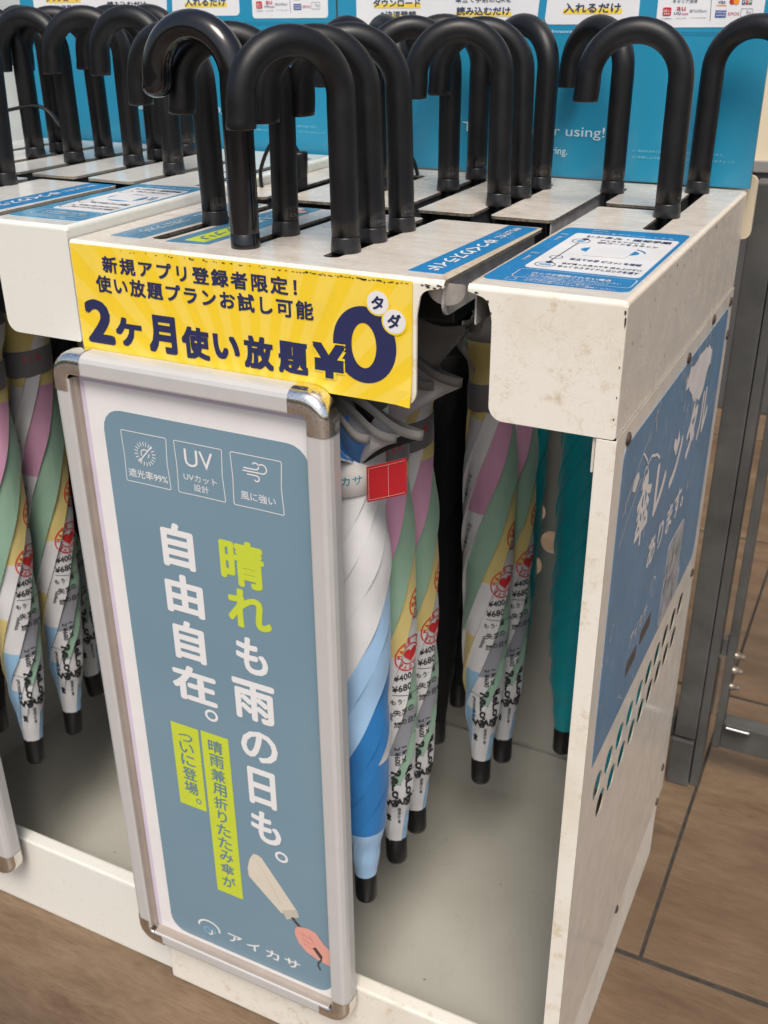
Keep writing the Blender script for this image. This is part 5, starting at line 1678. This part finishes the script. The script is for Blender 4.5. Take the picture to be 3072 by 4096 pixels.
# front section, third slot
def white_blue_umbrella():
    x, y = 0.2495, 0.0600
    root = umbrella('custom', (x, y, H), 54, 'white and blue umbrella with a red strap tab, beside the poster frame', G1, tip=(0.2560, 0.0600))
    cn = Canopy(PROF_FAT, c=16.0, phase=-9.54, amp=0.035, wob=0.07)
    def colr(k, z):
        if z > -0.135: return 3
        k = k % 8
        if z > -0.30: return 2 if k in (6, 7) and z > -0.2 else 0
        if z < -0.630: return 1
        if z < -0.530 and k in (0, 1, 2, 3): return 2
        return (0, 0, 0, 0, 1, 1, 2, 2)[k]
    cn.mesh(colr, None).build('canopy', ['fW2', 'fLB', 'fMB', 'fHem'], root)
    # strap with a red tab that stands off to the right
    mb = ring_strap(cn, -0.180, -0.216, 0, 'strap', None, 0.002)
    st = mb.build('strap', 'strap_white', root)
    mb = MB()
    n = 8
    vs_ = []
    for i in range(n+1):
        f = i/n
        xx = 0.030+0.040*f; yy = -0.030-0.002*math.sin(f*2); zz = 0.017*f
        for q in (-0.2160, -0.1815):
            vs_.append((xx, yy, q+zz))
    m = len(vs_)
    vs_ += [(a, b+0.0014, c) for a, b, c in vs_]
    fs = [(2*i, 2*i+2, 2*i+3, 2*i+1) for i in range(n)] + [(m+2*i, m+2*i+1, m+2*i+3, m+2*i+2) for i in range(n)]
    fs += [(0, 1, m+1, m), (2*n, m+2*n, m+2*n+1, 2*n+1)] + [(2*i, m+2*i, m+2*i+2, 2*i+2) for i in range(n)] + [(2*i+1, 2*i+3, m+2*i+3, m+2*i+1) for i in range(n)]
    mb.add(vs_, fs)
    tb = mb.build('red_tab', 'strap_red', st)
    mb = MB()
    def seamline(pts):
        for i in range(len(pts)-1):
            L = math.dist(pts[i], pts[i+1]); k_ = max(1, int(L/0.0022))
            for j in range(k_):
                f0, f1 = j/k_, (j+0.6)/k_
                a = [pts[i][q]*(1-f0)+pts[i+1][q]*f0 for q in (0, 1)]; b = [pts[i][q]*(1-f1)+pts[i+1][q]*f1 for q in (0, 1)]
                f = (a[0]-0.030)/0.040; g_ = (b[0]-0.030)/0.040
                pa = (a[0], -0.0303-0.002*math.sin(f*2)-0.0006, a[1]+0.017*f); pb = (b[0], -0.0303-0.002*math.sin(g_*2)-0.0006, b[1]+0.017*g_)
                mb.tube([pa, pb], 0.00022, 5)
    seamline([(0.0325, -0.2140), (0.0325, -0.1835), (0.0695, -0.1835)]); seamline([(0.0325, -0.2140), (0.0695, -0.2140)]); seamline([(0.053, -0.2140), (0.053, -0.1835)])
    mb.build('stitching', 'stitch', tb)
    mb = strap_text(cn, "アイカサ", -0.1985, 0.0085, -2.10, 0.0312)
    mb.build('strap_word', 'teal_ink', st)
    # loose hem folds standing out over the strap
    hem_flaps(root, [((0.012, -0.024, -0.112), (0.0797, -0.026, -0.1400), (2, 1, 2, 1)), ((0.004, -0.028, -0.118), (0.0585, -0.032, -0.1440), (1, 1, 1, 1)),
                     ((-0.004, -0.032, -0.122), (0.0360, -0.040, -0.1450), (3, 3, 3, 3)), ((-0.016, -0.034, -0.122), (0.0040, -0.046, -0.1650), (1, 3, 1, 3))], (0.020, -0.022, -0.185), ['fHemL', 'fWs', 'fK', 'fMB'])
    return root

def hem_flaps(parent, flaps, gather, mats):
    """hairpin folds of the canopy edge: a hem band along the fold and cloth running down to the strap"""
    for a, b, cols in flaps:
        a, b = Vector(a), Vector(b)
        g_ = Vector(gather)
        path = []
        for j in range(9):                                   # front layer, out to the point
            f = j/8
            path.append(a.lerp(b, f)+Vector((0.004*math.sin(f*PI), -0.006*math.sin(f*PI), -0.005*math.sin(f*PI)*(1-f)+0.003*math.sin(f*2*PI))))
        for j in range(1, 5):                                # round the point
            w = PI*j/5
            path.append(b+Vector((0.0022*math.sin(w), 0.0045*(1-math.cos(w)), -0.0012*(1-math.cos(w)))))
        for j in range(1, 7):                                # back layer, inwards
            f = j/6
            path.append(b.lerp(a, f)+Vector((0, 0.009+0.003*f, -0.0024-0.006*math.sin(f*PI))))
        rows = [0.0, 0.0045, 0.0090, 0.0092]
        mb = MB()
        vs_ = []
        for i, p in enumerate(path):
            far = (p-a).length/max(1e-6, (b-a).length)
            dn = Vector((-0.15, 0.05, -1.0)).normalized()
            line = [p+dn*r_i+Vector((0, -0.0010 if r_i < 0.0092 else 0, 0)) for r_i in rows]
            for q in (0.25, 0.5, 0.75, 1.0):
                base = g_+Vector((0.010*far-0.012, 0.004*(i > 9), 0.0))
                line.append((p+dn*0.0092).lerp(base, q*0.9)+Vector((0, -0.003*math.sin(q*PI)*(1 if i < 9 else -1), 0.003*math.sin(q*PI))))
            vs_ += line
        m = 8
        for i in range(len(path)-1):
            for j in range(m-1):
                mi = 0 if j < 2 else cols[min(3, i//3) if i < 10 else 0] if j > 2 else 0
                o = len(mb.v)
                mb.add([vs_[i*m+j], vs_[i*m+j+1], vs_[(i+1)*m+j+1], vs_[(i+1)*m+j]], [(0, 1, 2, 3)], mi, True)
        o = mb.build('canopy_fold', mats, parent)
        bm = bmesh.new(); bm.from_mesh(o.data)
        bmesh.ops.remove_doubles(bm, verts=bm.verts, dist=0.00001)
        bmesh.ops.recalc_face_normals(bm, faces=bm.faces)
        bm.to_mesh(o.data); bm.free()
white_blue_umbrella()

u = umbrella('pattern', (0.2510, 0.1070, H), 35, 'patterned umbrella directly behind the white and blue one with the red tab', G1, tip=(0.2620, 0.1290), cspin=-97, num="118402", tag_phi=-0.6)
hem_flaps(u, [((0.022, -0.020, -0.050), (0.0930, -0.022, -0.0600), (0, 0, 0, 0)), ((0.020, -0.022, -0.075), (0.0905, -0.022, -0.1080), (1, 1, 1, 1)), ((0.016, -0.026, -0.092), (0.0674, -0.028, -0.1120), (1, 1, 1, 1))], (0.018, -0.018, -0.172), ['fHem', 'fWs'])
umbrella('pattern', (0.2540, 0.1600, H), 30, 'patterned umbrella two behind the white and blue one, beside the black canopy', G1, tip=(0.2620, 0.1850), cspin=-90, num="104417", tag_phi=-0.5)
# front section, second slot
umbrella('black', (0.1617, 0.0405, H), 0, 'glossy black crook handle with a rounded end, above the left half of the yellow sign', G1, gloss=True)
umbrella('pattern', (0.1661, 0.1002, H), 28, 'matte crook handle directly behind the glossy one, torn label at its foot', G1, cspin=120, num="110236", tag_phi=-0.5)
# front section, first slot
umbrella('pattern', (0.0786, 0.1154, H), -10, 'matte crook handle in the slot beside the pale blue stickers at the left', G1, cspin=200, num="127300", tag_phi=-0.6)
# back section
u = umbrella('pattern', (0.2906, 0.3120, H), 22, 'front one of two patterned umbrellas hanging under the right hand box', G1, tip=(0.3010, 0.3040), cspin=-106, num="113120", tag_phi=-0.2)
hem_flaps(u, [((-0.006, -0.024, -0.100), (-0.0400, -0.014, -0.1360), (1, 1, 1, 1)), ((0.004, -0.028, -0.085), (-0.0290, -0.020, -0.1180), (0, 0, 0, 0))], (-0.004, -0.024, -0.178), ['fHem', 'fWs'])
umbrella('pattern', (0.2934, 0.3675, H), 20, 'rear one of two patterned umbrellas hanging under the right hand box', G1, tip=(0.3120, 0.3560), cspin=-96, num="106653", tag_phi=-0.2)
umbrella('teal', (0.2946, 0.4313, H), -28, 'rearmost of three handles in line, its numbered foot left of the word using', G1, tip=(0.2860, 0.4250), cspin=30, num="122125", tag_phi=-1.05)
umbrella('black', (0.2075, 0.3759, H), 30, 'handle with a scuffed label left of the greeting on the board, black canopy', G1, tip=(0.2150, 0.3530), num="101877", tag_phi=-0.9)
umbrella('black', (0.2061, 0.4624, H), 15, 'handle close against the teal board, left of the letter T', G1, tip=(0.2100, 0.4430), cspin=40, num="119004", tag_phi=-0.7)
umbrella('pattern', (0.1337, 0.3480, H), -20, 'rear handle hidden but for its crook top above the second foremost handle', G1, cspin=140)
umbrella('black', (0.1337, 0.4000, H), -42, 'rear handle whose crook curves down right of the third foremost handle', G1, cspin=80)
# lane and fourth slot
umbrella('teal', (0.3758, 0.4331, H), -33, 'handle in the lane behind the front right crook, its teal canopy in the open bay', G1, tip=(0.3800, 0.4080), cspin=0, num="116186", tag_phi=-1.05)
umbrella('teal', (0.4600, 0.3203, H), 9, 'frontmost crook handle on the right hand box, just behind the rental notice', G1, cspin=70, num="130551", tag_phi=-0.15)
umbrella('teal', (0.4590, 0.4700, H), 168, 'rightmost handle, its crook turned to the right past the board end', G1, cspin=110)

# left unit
LG = 'umbrellas in the left stand'
umbrella('pattern', (-0.2246, 0.1548, HL), 10, 'handle cut by the left picture edge, nearest of the left stand handles', LG, tip=(-0.2460, 0.1360), cspin=-82)
umbrella('pattern', (-0.2246, 0.0800, HL), 10, 'umbrella at the lower left with a grey strap, its handle outside the picture', LG, tip=(-0.2510, 0.0660), cspin=-72)
umbrella('black', (-0.3075, 0.0950, HL), 10, 'black canopy cut by the left picture edge, beside the silver frame', LG, tip=(-0.3450, 0.0930))
umbrella('pattern', (-0.3075, 0.1650, HL), 10, 'patterned umbrella whose lower end shows against the left bar of the poster frame', LG, tip=(-0.2750, 0.2170), cspin=-58)
umbrella('black', (-0.3486, 0.3331, HL), 12, 'second handle from the left picture edge, wrist straps hanging beside it', LG)
umbrella('black', (-0.3572, 0.3853, HL), -8, 'third handle from the left picture edge, slimmer looking and close to the board', LG)
umbrella('pattern', (-0.2733, 0.3200, HL), 8, 'fourth handle from the left edge, its crook arching out of the picture', LG, cspin=30)
umbrella('teal', (-0.2708, 0.3737, HL), 25, 'fifth handle from the left edge, a slim one standing near the board', LG)
umbrella('pattern', (-0.1873, 0.3282, HL), 22, 'sixth handle from the left edge, wearing the second fully visible large crook', LG, cspin=85)
umbrella('black', (-0.1945, 0.3831, HL), 10, 'seventh handle from the left edge, half hidden behind a nearer crook end', LG)
umbrella('pattern', (-0.1005, 0.2923, HL), 6, 'left stand handle of the third large crook, beside the glossy black one', LG, cspin=140, num="108812", tag_phi=-0.6)
umbrella('black', (-0.1859, 0.4331, HL), 0, 'rearmost left stand handle against the board beside the letters or', LG, cspin=30, num="114470", tag_phi=-0.8)

# straight handled umbrellas with wrist cords
def stub_umbrella(pos, label, group, hgt, loops):
    root = empty('umbrella', pos, label, 'umbrella', group)
    mb = MB()
    mb.lathe([(0.0078, 0.0), (0.0080, 0.012), (0.0079, 0.0125), (0.0080, 0.013), (0.0090, hgt*0.7), (0.0094, hgt-0.003), (0.0086, hgt-0.0008), (0.003, hgt)], n=24)
    mb.build('handle', 'rubber', root)
    mb = MB(); mb.tube([(0, 0, 0.0), (0, 0, -0.70)], 0.006, 12); mb.build('shaft', 'shaft', root)
    for lp in loops:
        mb = MB()
        P = [Vector(p) for p in lp]
        pts = []
        for i in range(len(P)-1):
            p0 = P[max(i-1, 0)]; p1 = P[i]; p2 = P[i+1]; p3 = P[min(i+2, len(P)-1)]
            for j in range(8):
                t = j/8
                pts.append(0.5*((2*p1)+(p2-p0)*t+(2*p0-5*p1+4*p2-p3)*t*t+(3*p1-p0-3*p2+p3)*t**3))
        pts.append(P[-1])
        mb.tube(pts, 0.0022, 8, squash=1.8)
        mb.build('wrist_cord', 'rubber', root)
    cn = Canopy(PROF)
    c = _parts['canopy_black'].copy(); COL.objects.link(c); c.parent = root
    return root
stub_umbrella((0.0500, 0.3230, H), 'short straight black handle with a wrist cord, behind the handle by the lime sticker', G1, 0.040,
              [[(0, 0, 0.036), (-0.012, -0.004, 0.052), (-0.030, -0.008, 0.048), (-0.045, -0.010, 0.020), (-0.044, -0.012, -0.002)]])
stub_umbrella((0.0540, 0.4200, H), 'straight handled umbrella at the board foot, its cord peeping between two handles', G1, 0.036,
              [[(0, 0, 0.03), (0.03, 0.004, 0.045), (0.075, 0.015, 0.030), (0.088, 0.018, 0.004)]])
stub_umbrella((-0.4280, 0.3000, HL), 'short straight black handle with hanging wrist straps at the left picture edge', LG, 0.055,
              [[(0, 0, 0.050), (0.03, 0.0, 0.062), (0.055, 0.0, 0.045), (0.066, 0.0, 0.012)], [(0.004, -0.004, 0.05), (0.02, -0.01, 0.04), (0.03, -0.012, 0.0), (0.034, -0.012, -0.006)],
               [(0.05, 0.01, 0.055), (0.10, 0.03, 0.062), (0.13, 0.03, 0.04)]])

# ------------------------------------------------------------------ gate at the right
O = (0.516, 0.68, 0.0)
root = empty('gate_post', O, 'dark grey steel gate post beside the stand, standing on the floor', 'gate post')
mb = MB()
mb.box(0.4925, 0.5250, 0.66, 0.705, 0.092, 0.935, 0.002)
mb.box(0.4900, 0.5245, 0.656, 0.71, 0.0, 0.088, 0.003)
mb.build('post_channel', 'steel', root, O)
mb = MB(); mb.box(0.5262, 0.5385, 0.664, 0.70, 0.0, 0.935, 0.001); mb.build('post_flange', 'steel', root, O)
mb = MB(); mb.box(0.470, 0.4895, 0.672, 0.70, 0.078, 0.118, 0.001); mb.build('side_bracket', 'steel', root, O)
O = (0.80, 0.70, 0.0)
root = empty('gate', O, 'grey steel gate leaf hinged at the post, its bottom rail low over the floor', 'gate')
mb = MB(); mb.box(0.5475, 0.5590, 0.69, 0.73, 0.066, 0.66, 0.0015); mb.build('gate_upright', 'steel', root, O)
mb = MB(); mb.box(0.5592, 1.25, 0.695, 0.725, 0.066, 0.112, 0.0015); mb.build('bottom_rail', 'steel', root, O)
mb = MB(); mb.box(0.5475, 1.25, 0.69, 0.73, 0.662, 0.925, 0.0015); mb.build('upper_panel', 'steel', root, O)
mb = MB(); mb.box(1.25, 1.262, 0.69, 0.73, 0.066, 0.93, 0.0015); mb.build('gate_upright', 'steel', root, O)
mb = MB()
mb.tube([(0.5435, 0.682, 0.140), (0.5435, 0.682, 0.243)], 0.0062, 14)
hg = mb.build('hinge', 'steel_light', root, O)
mb = MB(); mb.box(0.5400, 0.5470, 0.684, 0.70, 0.238, 0.272, 0.001); mb.build('hinge_leaf', 'steel', hg, O)
for z in (0.2350, 0.2080, 0.1780):
    mb = MB(); mb.tube([(0.559, 0.705, z), (0.566, 0.705, z), (0.5665, 0.705, z), (0.572, 0.705, z), (0.574, 0.705, z)], [0.0062, 0.0062, 0.0042, 0.0042, 0.002], 10)
    mb.build('hinge_bolt', 'steel_light', root, O)
mb = MB()
mb.box(0.5640, 0.6040, 0.683, 0.694, 0.113, 0.121, 0.001)
wh = mb.build('roller_bracket', 'steel', root, O)
mb = MB(); mb.tube([(0.566, 0.681, 0.116), (0.600, 0.681, 0.116)], 0.0022, 8); mb.build('roller_axle', 'bright_steel', wh, O)
